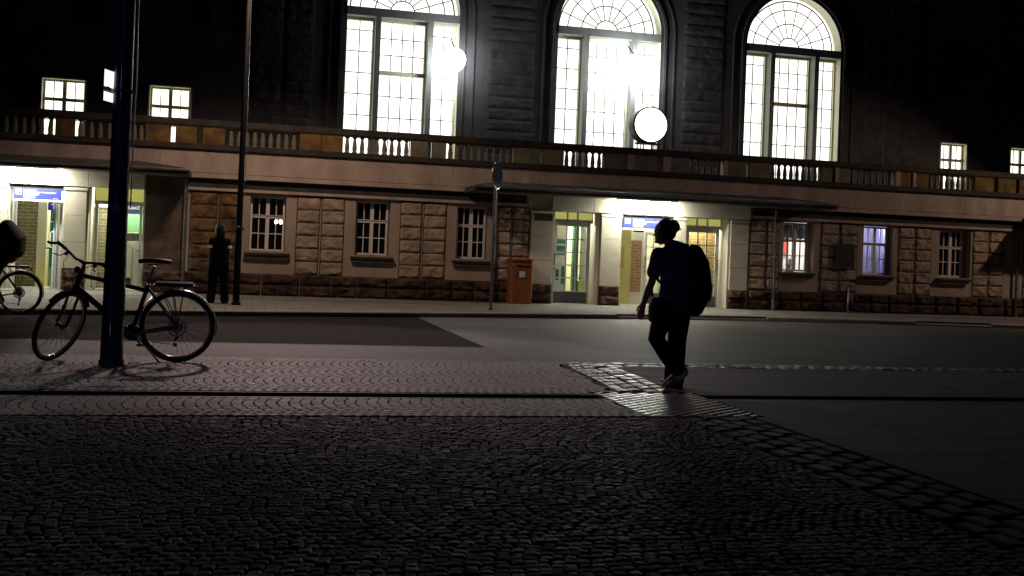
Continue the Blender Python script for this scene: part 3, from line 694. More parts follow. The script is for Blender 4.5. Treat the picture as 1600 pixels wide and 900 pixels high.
# interiors
YB = 29.0
B1 = brick('olive interior brick', (.26, .23, .11), (.20, .175, .085), (.42, .40, .27), bw=.25, bh=.085, ms=.010)
B2 = brick('pinkish interior brick', (.42, .20, .12), (.50, .30, .16), (.70, .62, .42), bw=.25, bh=.085, ms=.010)
FLOORI = mat('pale interior floor', (.45, .44, .38), rough=.35)
GREEN = mat('green partition', (.01, .16, .09), rough=.3)
PALEG = mat('pale green panel', (.22, .32, .14), rough=.6)
def lobby(x0, x1):
    MB().quad((x0, D+.75, .005), (x1, D+.75, .005), (x1, YB+.3, .005), (x0, YB+.3, .005)).build('lobby_floor', FLOORI, BLD)
    MB().quad((x0, D+.75, 2.75), (x1, D+.75, 2.75), (x1, YB+.3, 2.75), (x0, YB+.3, 2.75)).quad((x0, YB+.3, 0), (x1, YB+.3, 0), (x1, YB+.3, 2.75), (x0, YB+.3, 2.75)).quad((x0, D+.75, 0), (x0, YB+.3, 0), (x0, YB+.3, 2.75), (x0, D+.75, 2.75)).quad((x1, D+.75, 0), (x1, YB+.3, 0), (x1, YB+.3, 2.75), (x1, D+.75, 2.75)).build('lobby_walls', CREAMW, BLD)
    MB().quad((x0, D+.75, 2.4), (x1, D+.75, 2.4), (x1, D+.75, 2.76), (x0, D+.75, 2.76))
lobby(7.2, 13.2); lobby(-7.0, -2.0)
plight((10.3, D+1.3, 2.45), 200, (1, .97, .75)); plight((8.4, D+1.3, 2.5), 150, (1, .98, .85)); plight((12.2, D+1.1, 2.5), 110, (1, .97, .78))
plight((-5.0, D+1.2, 2.5), 130, (1, .98, .8)); plight((-3.2, D+1.2, 2.5), 170, (.95, 1, .9))
def part(nm, m_, *bx): 
    b = MB()
    for q in bx: b.box(*q)
    return b.build(nm, m_, BLD)
K = YB/D
part('brick_wall', B1, (-6.6, -5.22, YB-.9, YB-.8, .0, 2.12))
part('cream_pier', CREAMW, (-5.21, -5.0, YB-.95, YB-.75, .58, 2.4)); part('pier_base', YELLOW, (-5.21, -5.0, YB-.95, YB-.75, 0, .58))
part('green_partition', GREEN, (-4.93, -4.72, YB-.9, YB-.86, .5, 1.62)); part('glazed_leaf', mat('grey interior glass', (.09, .11, .10), rough=.2), (-4.72, -4.5, YB-.9, YB-.86, .5, 1.62))
part('green_panel', PALEG, (-4.93, -4.5, YB-.91, YB-.86, .02, .5)); part('shelf_cabinet', mat('dark green shelves', (.01, .05, .03), (.05, .14, .09), rough=.5, scale=14), (-4.93, -4.5, YB-.9, YB-.86, 1.63, 2.12))
part('brick_wall', B1, (-4.1, -3.42, YB-.6, YB-.5, 0, 2.05))
part('green_panel', mat('light green board', (.20, .42, .20), rough=.5), (-3.3, -2.6, YB-.7, YB-.66, 1.45, 1.94)); part('dark_counter', BLACK, (-3.3, -2.6, YB-.74, YB-.66, 1.22, 1.42))
cab = part('ticket_machine', WHITE, (-3.40, -2.98, YB-.95, YB-.66, .05, 1.2), (-2.96, -2.6, YB-.92, YB-.66, .05, 1.2))
MB().box(-3.36, -3.33, YB-.97, YB-.95, .8, 1.0).box(-2.9, -2.7, YB-.93, YB-.92, .97, .99).box(-3.1, -2.99, YB-.96, YB-.95, .1, .3).build('slots', BLACK, cab)
part('shelf', CREAMW, (-4.1, -2.6, YB-.72, YB-.6, 2.18, 2.3))
# centre lobby
part('brick_wall', B2, (10.30, 10.62, YB-.9, YB-.85, .35, 1.8)); part('wall_board', BLACK, (10.34, 10.66, YB-.92, YB-.905, 2.03, 2.08))
part('yellow_wall', YELLOW, (9.6, 10.28, YB-.95, YB-.9, 0, 2.4)); part('white_wall', mat('bright white wall', (.85, .85, .78), rough=.6), (10.28, 10.7, YB-.84, YB-.8, 0, 2.4))
grid_door(10.72, 11.5, YB-.8, .02, 2.05, 3, 5)
part('brick_wall', brick('orange lobby brick', (.45, .27, .09), (.34, .2, .07), (.62, .52, .25), bw=.25, bh=.085, ms=.010), (12.0, 13.2, YB-.8, YB-.75, 0, 2.5))
part('red_notice', mat('red notice', (.5, .05, .03), rough=.5), (12.62, 12.68, YB-.83, YB-.81, 1.3, 1.42))
part('shelf_cabinet', WHITE, (8.02, 8.42, YB-.9, YB-.5, 0, 2.1)); part('cabinet_slots', mat('dark teal slots', (.02, .09, .07), rough=.4), (8.08, 8.36, YB-.92, YB-.905, 1.62, 1.76), (8.08, 8.36, YB-.92, YB-.905, 1.42, 1.56), (8.08, 8.2, YB-.92, YB-.905, .6, .9), (8.28, 8.36, YB-.92, YB-.905, .5, 1.0), (8.06, 8.4, YB-.92, YB-.905, 1.3, 1.34))
part('green_post', mat('deep green post', (.01, .10, .07), rough=.4), (8.62, 8.76, YB-.9, YB-.7, .0, 2.3)); part('white_column', WHITE, (8.86, 9.0, YB-.9, YB-.7, .6, 2.4), (9.0, 9.5, YB-.9, YB-.7, .6, 2.4)); part('yellow_base', YELLOW, (8.78, 9.5, YB-.9, YB-.7, 0, .6))

part('poster', mat('framed poster', (.12, .16, .34), (.6, .55, .5), rough=.5, scale=9), (-6.2, -5.75, YB-.93, YB-.905, 1.15, 1.75))
part('timetable', mat('yellow timetable', (.65, .52, .08), (.5, .42, .2), rough=.6, scale=30), (9.72, 10.08, YB-.97, YB-.955, 1.0, 1.6))
part('rail', STEEL, (-5.0, -4.5, YB-.98, YB-.96, .95, .98))
part('notice', mat('small white notice', (.8, .8, .8), (.5, .5, .55), rough=.6, scale=25), (8.08, 8.3, YB-.93, YB-.922, 1.0, 1.2), (11.75, 11.95, YB-.83, YB-.82, 1.3, 1.6))
# ---- downpipes and dark boards
for x in (6.05, -1.66, 14.05, 21.9):
    dp = MB(); dp.tube((x, D-.12, .25), (x, D-.12, 2.78), .04, n=10).tube((x, D-.12, 0), (x, D-.12, .26), .055, n=10)
    for z in (.5, 1.4, 2.3): dp.box(x-.055, x+.055, D-.17, D-.02, z, z+.03)
    smooth_by(dp.build('downpipe', PIPE, BLD), 40)
MB().box(7.12, 7.62, D-.062, D-.055, 2.18, 2.44).build('dark_plaque', BLACK, BLD)

# ---- signs over the entrances
def board(name, label, x0, x1, y, z0, z1, w_text=True):
    t = thing(name, label, 'sign', ((x0+x1)/2, y, z0)); W_ = x1-x0; H_ = z1-z0
    MB().box(x0, x1, y, y+.05, z0, z1).build('panel', BLUE, t)
    MB().box(x0-.015, x1+.015, y-.005, y+.055, z0-.05, z0-.002).build('frame', ALU, t)
    ic = MB(); s = H_*.52; ix, iz = x0+.04*W_, z0+H_*.42; q = .012; yy = y-.004
    for a in ((ix, ix+s, iz, iz+q), (ix, ix+s, iz+s-q, iz+s), (ix, ix+q, iz+q, iz+s-q), (ix+s-q, ix+s, iz+q, iz+s-q)):
        ic.quad((a[0], yy, a[2]), (a[1], yy, a[2]), (a[1], yy, a[3]), (a[0], yy, a[3]))
    ic.quad((ix+s*.25, yy, iz+s*.2), (ix+s*.38, yy, iz+s*.2), (ix+s*.85, yy, iz+s*.8), (ix+s*.72, yy, iz+s*.8)).quad((ix+s*.2, yy, iz+s*.3), (ix+s*.3, yy, iz+s*.3), (ix+s*.3, yy, iz+s*.6), (ix+s*.2, yy, iz+s*.7))
    ic.build('pictogram', SIGNW, t)
    tx = x0+.2*W_
    T = text_mb('Ihr Bahnhof. Bitte', H_*.17, tx, yy, z1-H_*.19, .0012)
    lines = [(.36, 'Liebe Reisende, bitte beachten Sie die Hausordnung im Bahnhof.'), (.48, 'Rauchen ist hier nicht gestattet.'), (.62, 'Please follow the house rules.'), (.74, 'Smoking is not allowed.'), (.88, 'Vielen Dank. Thank you.')]
    for f_, s_ in lines:
        m_ = text_mb(s_, H_*.115, tx, yy, z1-H_*f_, .0008); T.v += []; T.add(m_.v, m_.f)
    m_ = text_mb('Ihr Team', H_*.12, x1-.16*W_, yy, z0+H_*.08, .0008); T.add(m_.v, m_.f)
    T.build('lettering', SIGNW, t)
    return t
board('information_sign', 'blue information board with white lettering above the left entrance', -5.54, -4.50, D-.02, 2.12, 2.36)
MB_ = MB().box(-5.60, -4.46, D-.015, D+.4, 2.365, 2.43).build('lintel', mat('dark lintel recess', (.05, .05, .045), rough=.8), BLD)
board('information_sign', 'blue information board with white lettering behind the walking man, above the centre entrance', 9.60, 11.0, D-.02, 2.10, 2.37)
MB().box(9.58, 11.03, D-.015, D+.4, 2.375, 2.44).build('lintel', _M['dark lintel recess'], BLD)
t = thing('travel_centre_sign', 'small dark blue ReiseZentrum sign inside the doorway behind the blue post', 'sign', (-2.9, D+1.1, 2.0))
MB().box(-3.55, -2.55, D+1.1, D+1.13, 1.90, 2.15).build('panel', mat('deep blue sign', (.025, .035, .16), rough=.4), t)
text_mb('ReiseZentrum', .115, -3.15, D+1.095, 2.02, .002).build('lettering', SIGNW, t)
t = thing('arrow_sign', 'small blue sign with white upward arrow inside the left doorway', 'sign', (-4.8, D+1.0, 1.9))
MB().box(-4.96, -4.70, D+1.0, D+1.02, 1.90, 2.12).build('panel', BLUE, t)
MB().add([(-4.845, D+.995, 1.93), (-4.815, D+.995, 1.93), (-4.815, D+.995, 2.05), (-4.77, D+.995, 2.01), (-4.77, D+.995, 2.045), (-4.83, D+.995, 2.10), (-4.89, D+.995, 2.045), (-4.89, D+.995, 2.01), (-4.845, D+.995, 2.05)], [tuple(range(9))]).build('arrow', SIGNW, t)

# ================================================================== CLOCK on the balustrade
ck = thing('station_clock', 'round brightly lit station clock standing on the balustrade handrail', 'clock', (10.26, D+.05, 4.255))
C0 = (10.24, D+.2, 4.90)
fixn(smooth_by(MB().lathe([(.45, -.02), (.50, 0), (.50, .34), (.47, .36)], (C0[0], D+.24, C0[2]), 48, 'y').build('housing', mat('grey clock housing', (.05, .055, .055), rough=.35, metal=.3), ck), 40))
fixn(MB().lathe([(.455, 0), (.455, .02)], (C0[0], D-.125, C0[2]), 48, 'y').build('dial', emi('lit clock dial', (1, 1, .97), 4), ck))
ring = MB().torus((C0[0], D-.13, C0[2]), .475, .025, 48, 8); smooth_by(ring.build('rim', _M['grey clock housing'], ck), 60)
b = MB(); b.box(C0[0]-.34, C0[0]+.34, D-.05, D+.15, 4.38, 4.43)
for dx in (-.3, -.12, .12, .3): b.tube((C0[0]+dx, D+.05, 4.25), (C0[0]+dx, D+.05, 4.40), .018)
b.build('bracket', _M['grey clock housing'], ck)

# ================================================================== GLARING LAMPS on the upper wall
GLOBE = emi('glaring lamp globe', (.90, .95, 1), 30)
def wall_lamp(x, z, y, r_, label):
    t = thing('globe_lamp', label, 'lamp', (x, YU, z), group='globe lamps in front of the hall windows')
    smooth_by(MB().ball((x, y, z), r_, 24, 16).build('globe', GLOBE, t), 80)
    MB().tube((x, y, z+r_), (x, YU-.03, z+r_+.35), .025).build('arm', LEAD, t)
wall_lamp(5.34, 6.78, YU-.55, .34, 'glaring white lamp at the right edge of the left arched window')
wall_lamp(10.80, 6.93, YU-.55, .44, 'glaring white lamp above the round clock, before the middle arched window')

# ================================================================== STREET FURNITURE
# near blue post
NAVY = mat('patchy navy post paint', (.003, .003, .007), (.018, .03, .13), rough=.45, scale=1.7, bump=.35, bscale=14, coat=.3, detail=9)  # lighter blue patches put bluish reflections into the coat colour
pp = thing('lamp_post', 'thick navy blue post with patchy paint beside the parked bicycle', 'post', (-1.32, 11.02, 0))
b = MB(); b.lathe([(.122, 0), (.12, .04), (.108, .06), (.101, 1.0), (.092, 1.9), (.086, 3.0), (.075, 6), (.05, 9.5)], (-1.32, 11.02, 0), 28); smooth_by(fixn(b.build('shaft', NAVY, pp)), 50)
b = MB()
pth = [(-1.32+.115, 11.04, 1.55), (-1.32+.113, 11.04, 2.2), (-1.32+.118, 11.04, 2.68), (-1.32+.122, 11.04, 2.75), (-1.32+.112, 11.04, 3.4), (-1.32+.10, 11.04, 6)]
b.loft(pth, [.007]*6, n=8); smooth_by(b.build('conduit', STEEL, pp), 60)
b = MB(); b.torus((0, 0, 0), .10, .012, 28, 6); b.xform(Matrix.Translation((-1.32, 11.02, 2.69)) @ Matrix.Rotation(rad(90), 4, 'X')); b.tube((-1.42, 11.02, 2.69), (-1.50, 11.0, 2.70), .012).ball((-1.455, 10.98, 2.705), .02); b.build('clamp', LEAD, pp)
mt, nt, bs = nodes_of('thin white translucent plate'); tr = nt.nodes.new('ShaderNodeBsdfTranslucent'); tr.inputs[0].default_value = (.9, .9, .85, 1)
ms = nt.nodes.new('ShaderNodeMixShader'); ms.inputs[0].default_value = .75; bs.inputs['Base Color'].default_value = (.8, .8, .78, 1)
nt.links.new(bs.outputs[0], ms.inputs[1]); nt.links.new(tr.outputs[0], ms.inputs[2]); nt.links.new(ms.outputs[0], nt.nodes['Material Output'].inputs[0])
mt = emi('self glowing white plate', (1, 1, .97), 1.1)  # glow added to the plain plates so they read bright white
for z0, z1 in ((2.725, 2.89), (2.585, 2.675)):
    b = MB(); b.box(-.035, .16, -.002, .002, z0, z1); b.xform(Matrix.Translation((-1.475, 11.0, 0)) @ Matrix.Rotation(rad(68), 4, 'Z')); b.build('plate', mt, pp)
for (z, a, s) in ((1.55, -100, .05), (1.98, -80, .03), (1.28, -70, .025), (2.5, -60, .02), (1.72, -120, .045)):
    a = rad(a); R_ = .1045; q = MB()
    for k in range(5): pass
    c = Vector((-1.32+math.cos(a)*R_, 11.02+math.sin(a)*R_, z)); tx = Vector((-math.sin(a), math.cos(a), 0)); 
    q.add([c+tx*s*math.cos(k*math.pi/5)+Vector((math.cos(a), math.sin(a), 0))*(.004-.5*(s*math.cos(k*math.pi/5))**2/R_)+Vector((0, 0, s*math.sin(k*math.pi/5))) for k in range(10)], [tuple(range(10))])
    q.build('sticker', mat('faded blue sticker', (.04, .06, .26), (.12, .16, .42), rough=.4, scale=30), pp)
# far mast with lantern
def mast(name, label, x, y, arm, group=None, r0_=.066):
    t = thing(name, label, 'street lamp', (x, y, 0), group='street lamps along the road')
    b = MB(); b.lathe([(r0_+.03, 0), (r0_+.03, .04), (r0_+.005, .06), (r0_, 1), (r0_*.8, 4), (r0_*.55, 7.0)], (x, y, 0), 18); b.loft([(x, y, 6.9), (x+arm[0]*.3, y+arm[1]*.3, 7.15), (x+arm[0], y+arm[1], 7.2)], [.045, .04, .03], n=10)
    smooth_by(fixn(b.build('shaft', mat('dark mast paint', (.006, .006, .007), rough=.8, spec=.1), t)), 50)
    h = MB(); hx, hy = x+arm[0], y+arm[1]; h.lathe([(.08, 7.22), (.17, 7.08), (.2, 7.0), (.19, 6.98)][::-1], (hx, hy, 0), 16); smooth_by(fixn(h.build('lantern', _M['dark mast paint'], t)), 50)
    MB().lathe([(.15, 6.945), (.15, 6.97)], (hx, hy, 0), 16).build('lamp_glass', emi('sodium lamp glass', (1, .6, .3), 20), t)
    return t
mt2 = mast('street_lamp', 'dark thin mast at the far kerb beside the waiting person', -.32, 22.3, (.67, -.7))
MB().tube((-.235, 22.25, 2.2), (-.27, 22.25, 6.8), .006, n=6).build('conduit', STEEL, mt2)
MB().box(-.25, -.22, 22.2, 22.24, 1.52, 1.58).ball((-.33, 22.2, 1.6), .03).build('fittings', STEEL, mt2)
mast('street_lamp', 'dark mast beside the right entrance, outside the picture', 25.9, 22.3, (-.7, -.7))
mast('street_lamp', 'dark mast on the near side of the road, right of the picture', 12.6, 10.6, (0, 2.8))
# round traffic sign seen from the side
ts = thing('traffic_sign', 'round traffic sign seen nearly edge on, on a slim grey pole at the far kerb', 'sign', (5.17, 23.0, 0))
SPM = mat('galvanised sign pole', (.16, .155, .15), rough=.4, metal=.7)
smooth_by(MB().tube((5.17, 23.0, 0), (5.17, 23.0, 3.30), .032, n=12).tube((5.17, 23, 0), (5.17, 23, .03), .06, n=12).build('pole', SPM, ts), 40)
for dz in (3.0,):
    d = MB(); d.lathe([(.29, 0), (.30, .004), (.30, .016), (.29, .02)], (0, 0, 0), 36, 'y'); d.xform(Matrix.Translation((5.19, 22.97, dz)) @ Matrix.Rotation(rad(56), 4, 'Z')); fixn(d.build('disc', mat('sign back', (.012, .012, .014), rough=.8), ts))
    d = MB().torus((0, -.01, 0), .30, .012, 36, 6); d.xform(Matrix.Translation((5.19, 22.97, dz)) @ Matrix.Rotation(rad(56), 4, 'Z')); smooth_by(d.build('rim', STEEL, ts), 60)
for z in (2.85, 3.15): MB().box(5.12, 5.22, 22.95, 23.04, z, z+.03).build('clamp', SPM, ts)
# letter box
pb = thing('post_box', 'yellow orange letter box with a white notice against the station wall', 'letter box', (6.66, D-.35, 0))
PBM = mat('yellow post box paint', (.15, .045, .006), (.24, .075, .011), rough=.7, scale=7, bump=.2)
b = MB(); b.cbox(6.42, 6.98, D-.62, D-.12, 0, 1.10, .03); b.build('body', PBM, pb)
b = MB(); b.cbox(6.40, 7.0, D-.66, D-.10, 1.10, 1.16, .02).box(6.53, 6.92, D-.68, D-.62, .99, 1.06); b.build('hood', PBM, pb)
MB().box(6.54, 6.91, D-.632, D-.621, .955, .985).build('slot', BLACK, pb)
MB().box(6.60, 6.80, D-.64, D-.622, .66, .865).build('notice_frame', BLACK, pb); MB().box(6.62, 6.78, D-.645, D-.641, .68, .845).build('notice', mat('white notice paper', (.75, .75, .75), (.35, .35, .36), rough=.6, scale=18), pb)
MB().box(6.53, 6.57, D-.626, D-.621, .72, .79).build('lock_plate', STEEL, pb)
# steel bollard bin
sb = thing('litter_bin', 'slim stainless steel standing ashtray against the dark wall', 'bin', (16.15, D-.55, 0))
smooth_by(fixn(MB().lathe([(.10, 0), (.11, .02), (.105, .06), (.105, .70), (.11, .72), (.08, .75)], (16.15, D-.55, 0), 24).build('body', mat('polished steel', (.45, .45, .47), rough=.12, metal=1), sb)), 40)
MB().box(16.06, 16.24, D-.665, D-.64, .58, .64).build('opening', BLACK, sb)
# wall cabinet
wb = thing('wall_cabinet', 'dark flat display case on the wall left of the lilac lit window', 'display case', (16.25, D-.08, 1.28))
MB().cbox(15.98, 16.5, D-.13, D-.06, 1.28, 1.92, .01).build('case', BLACK, wb); MB().box(15.95, 16.53, D-.145, D-.131, 1.25, 1.28).box(15.95, 15.98, D-.145, D-.131, 1.28, 1.95).box(16.5, 16.53, D-.145, D-.131, 1.28, 1.95).box(15.98, 16.5, D-.145, D-.131, 1.92, 1.95).build('frame', LEAD, wb)
# chandelier behind first window
ch = thing('ceiling_lamp', 'lit branched ceiling lamp seen through the leftmost ground floor window', 'lamp', (.62, D+1.2, 2.6))
b = MB()
for k in range(5):
    a = 2*math.pi*k/5; b.ball((.60+.1*math.cos(a), D+1.2+.1*math.sin(a), 1.86+.02*(k % 2)), (.035, .035, .05), 10, 6)
b.build('bulbs', emi('warm bulbs', (1, .92, .7), 14), ch)
b = MB().tube((.60, D+1.2, 1.93), (.60, D+1.2, 2.74), .008)
for k in range(5): a = 2*math.pi*k/5; b.tube((.60, D+1.2, 1.95), (.60+.1*math.cos(a), D+1.2+.1*math.sin(a), 1.9), .006, n=5)
b.build('frame', LEAD, ch)

# litter on the cobbles
pt = MB().add([(2.28, 6.86, .012), (2.36, 6.85, .006), (2.385, 6.90, .016), (2.31, 6.925, .008), (2.33, 6.885, .024)], [(0, 1, 4), (1, 2, 4), (2, 3, 4), (3, 0, 4)]).build('paper_scrap', mat('crumpled white paper', (.8, .8, .8), rough=.7))
tag(pt, 'tiny crumpled white paper scrap lying on the dark cobbles', 'litter')

# ================================================================== BICYCLES
PAINT = mat('black bicycle paint', (.012, .012, .014), rough=.28, coat=.4)
RUB = mat('tyre rubber', (.013, .013, .013), rough=.75)
RIM = mat('anodised rim', (.42, .43, .46), rough=.22, metal=1)
SPK = mat('steel spokes', (.4, .4, .42), rough=.3, metal=1)
CAS = mat('worn steel cassette', (.38, .37, .35), rough=.35, metal=.9)
def wheel(parent, c, M=None, rear=False):
    X_ = M or Matrix.Identity(4)
    def bd(mb, nm, mt_, par, sm=60):
        mb.xform(X_); return smooth_by(mb.build(nm, mt_, par, loc=(0, 0, 0)), sm)
    root = bd(MB().torus(c, .322, .011, 56, 8, ry=.012), 'wheel', RIM, parent)
    bd(MB().torus(c, .347, .025, 56, 10), 'tyre', RUB, root)
    sp = MB(); r = random.Random(3)
    for k in range(28):
        a = 2*math.pi*k/28; a2 = a+(.35 if k % 4 < 2 else -.35); s = .03 if k % 2 else -.03
        sp.tube((c[0]+.018*math.cos(a2), c[1]+s, c[2]+.018*math.sin(a2)), (c[0]+.315*math.cos(a), c[1], c[2]+.315*math.sin(a)), .0016, n=4)
    bd(sp, 'spokes', SPK, root)
    bd(MB().lathe([(.022, -.05), (.032, -.035), (.02, -.02), (.02, .02), (.032, .035), (.012, .06)], c, 14, 'y'), 'hub', PAINT, root)
    if rear:
        cs = MB()
        for k, rr_ in enumerate((.062, .055, .048, .041, .034)): cs.lathe([(rr_, .03+k*.006), (rr_, .033+k*.006)], c, 26, 'y')
        bd(cs, 'cassette', CAS, root)
        rg = MB().torus((c[0], c[1]-.04, c[2]), .082, .013, 30, 5, ry=.003); bd(rg, 'guard_ring', mat('pale guard disc', (.5, .5, .48), rough=.4), root)
    return root
def bicycle(label, loc, rz, lean, steer, group='bicycles'):
    t = thing('bicycle', label, 'bicycle', (0, 0, 0), group=group)
    I = Matrix.Identity(4)
    def bd(mb, nm, mt_, par=t, sm=50, M=None):
        if M: mb.xform(M)
        return smooth_by(mb.build(nm, mt_, par, loc=(0, 0, 0)), sm)
    RH, FH, BB, ST = Vector((.56, 0, .37)), Vector((-.57, 0, .37)), Vector((.115, 0, .29)), Vector((.27, 0, .80))
    HT, HB = Vector((-.365, 0, .90)), Vector((-.415, 0, .735))
    fr_ = MB(); fr_.tube(HT, HB, .03).tube(HT+Vector((.01, 0, -.03)), ST-Vector((.02, 0, .06)), .022).tube(HB+Vector((0, 0, .02)), BB, .032).tube(BB, ST, .022).tube(BB-Vector((0, .04, 0)), BB+Vector((0, .04, 0)), .026)
    for s in (-1, 1):
        fr_.tube(BB+Vector((.03, s*.03, 0)), RH+Vector((0, s*.06, 0)), .014).tube(ST+Vector((0, s*.015, -.04)), RH+Vector((0, s*.06, 0)), .012)
    bd(fr_, 'frame', PAINT)
    bd(MB().tube(ST, ST+Vector((.055, 0, .19)), .0135), 'seat_post', RIM)
    sd = MB(); P = [(-.02, .02), (.03, .028), (.10, .035), (.17, .06), (.24, .075), (.28, .06), (.295, .03)]
    sd.loft([(.17+x-.0+.02, 0, 1.035+.012*math.sin(x*11)) for x, w in P], [(.022, w) for x, w in P], side=(0, 0, 1), n=12); bd(sd, 'saddle', BLACK)
    bd(MB().tube((.25, .02, 1.0), (.40, .03, 1.015), .004, n=5).tube((.25, -.02, 1.0), (.40, -.03, 1.015), .004, n=5), 'saddle_rails', SPK)
    wheel(t, tuple(RH), None, True)
    # mudguards, rack
    bd(MB().torus(tuple(RH), .384, .008, 40, 6, a0=rad(-12), a1=rad(172), ry=.030), 'mudguard', PAINT)
    rk = MB(); z = .80
    for s in (-1, 1):
        rk.tube((.30, s*.05, z), (.72, s*.06, z), .006).tube((.50, s*.065, z), RH+Vector((0, s*.07, .02)), .005).tube((.62, s*.065, z), RH+Vector((0, s*.07, .02)), .005).tube((.38, s*.06, z), RH+Vector((-.0, s*.07, .02)), .005)
    for x in (.32, .45, .58, .71): rk.tube((x, -.055, z), (x, .055, z), .005)
    rk.tube((.30, 0, z), (.25, 0, .76), .006); rk.box(.34, .70, -.05, .05, .80, .83); bd(rk, 'rack', PAINT)
    bd(MB().box(.725, .745, -.04, .04, .755, .80), 'rear_light', mat('red reflector', (.3, .01, .01), rough=.2))
    # drive
    bd(MB().lathe([(.085, -.055), (.085, -.048)], BB, 36, 'y'), 'chainring', PAINT)
    cr = MB().tube(BB-Vector((0, .067, 0)), BB+Vector((0, .067, 0)), .012).tube(BB+Vector((0, .065, 0)), BB+Vector((.09, .08, -.145)), .010).tube(BB+Vector((0, -.065, 0)), BB+Vector((-.09, -.08, .145)), .010)
    bd(cr, 'crankset', CAS if False else PAINT)
    bd(MB().box(.16, .26, .085, .165, .135, .16), 'pedal', BLACK); bd(MB().box(-.02, .07, -.165, -.085, .42, .445), 'pedal', BLACK)
    bd(MB().tube(BB+Vector((0, .052, .083)), RH+Vector((0, .05, .05)), .004, n=5).tube(BB+Vector((0, .052, -.083)), (RH.x-.02, .05, .17), .004, n=5), 'chain', PAINT)
    bd(MB().tube((RH.x, .06, .35), (RH.x-.02, .06, .20), .010).lathe([(.022, 0), (.022, .012)], (RH.x-.02, .06, .17), 12, 'y').lathe([(.02, 0), (.02, .012)], (RH.x, .06, .25), 12, 'y'), 'derailleur', PAINT)
    bd(MB().limb([(.0, -.0, .49), (-.08, 0, .62)], [.034, .034]).tube((-.09, 0, .635), (-.10, 0, .655), .015), 'bottle', BLACK)
    bd(MB().tube((.15, -.03, .30), (.42, -.14, .01), .009), 'kickstand', RIM)
    # steered group
    ax = (HT-HB).normalized(); M = Matrix.Translation(HB) @ Matrix.Rotation(steer, 4, ax) @ Matrix.Translation(-HB)
    fk = MB(); fk.tube(HB+ax*.0, HB-ax*.05, .022)
    for s in (-1, 1):
        fk.tube(HB-ax*.04+Vector((0, s*.055, 0)), HB-ax*.20+Vector((0, s*.055, 0)), .014).tube(HB-ax*.20+Vector((0, s*.055, 0)), FH+Vector((.005, s*.055, 0)), .019, .017)
    fk.tube(HB-ax*.04-Vector((0, .07, 0)), HB-ax*.04+Vector((0, .07, 0)), .02); bd(fk, 'fork', PAINT, M=M)
    wheel(t, tuple(FH), M)
    bd(MB().torus(tuple(FH), .384, .008, 34, 6, a0=rad(12), a1=rad(120), ry=.030), 'mudguard', PAINT, M=M)
    bd(MB().tube(HT, HT+ax*.10, .018).tube(HT+ax*.09, HT+ax*.13+Vector((-.08, 0, .02)), .017).ball(HT+ax*.10+Vector((-.1, 0, -.04)), (.035, .03, .035)), 'stem', PAINT, M=M)
    hc = HT+ax*.13+Vector((-.08, 0, .02)); hb = MB()
    hb.loft([hc+Vector((.05, -.31, .05)), hc+Vector((.02, -.16, .03)), hc+Vector((0, -.06, 0)), hc+Vector((0, .06, 0)), hc+Vector((.02, .16, .03)), hc+Vector((.05, .31, .05))], [.0125]*6, n=10)
    hb_o = bd(hb, 'handlebar', PAINT, M=M)
    for s in (-1, 1):
        g = MB().limb([hc+Vector((.055, s*.32, .052)), hc+Vector((.03, s*.20, .036))], [.018, .0165]); g.limb([hc+Vector((.05, s*.32, .05)), hc+Vector((-.05, s*.335, .075)), hc+Vector((-.085, s*.33, .10))], [.014, .013, .012]); bd(g, 'grip', RUB, hb_o, M=M)
        lv = MB(); lv.ball(hc+Vector((-.0, s*.17, .01)), (.025, .022, .02)); lv.loft([hc+Vector((-.01, s*.18, .01)), hc+Vector((-.06, s*.20, -.005)), hc+Vector((-.055, s*.28, -.015))], [.007, .006, .005], n=8); bd(lv, 'brake_lever', RIM, hb_o, M=M)
        cb = MB(); q = [hc+Vector((0, s*.14, 0)), hc+Vector((-.12, s*.10, -.02)), hc+Vector((-.14, s*.05, -.14)), hc+Vector((-.08, s*.02, -.26)), HB+Vector((-.0, s*.02, -.02))]
        cb.loft(q, [.0035]*5, n=6); bd(cb, 'cable', BLACK, hb_o, M=M)
    t.location = loc; t.rotation_euler = (lean, 0, rz)
    return t
bicycle('black trekking bicycle leaning against the thick blue post, front wheel turned', (-1.29, 11.33, 0), 0, rad(9), rad(62))
bicycle('black bicycle being ridden, cut off by the left picture edge', (-4.42, 19.5, R_Z), 0, 0, rad(2))

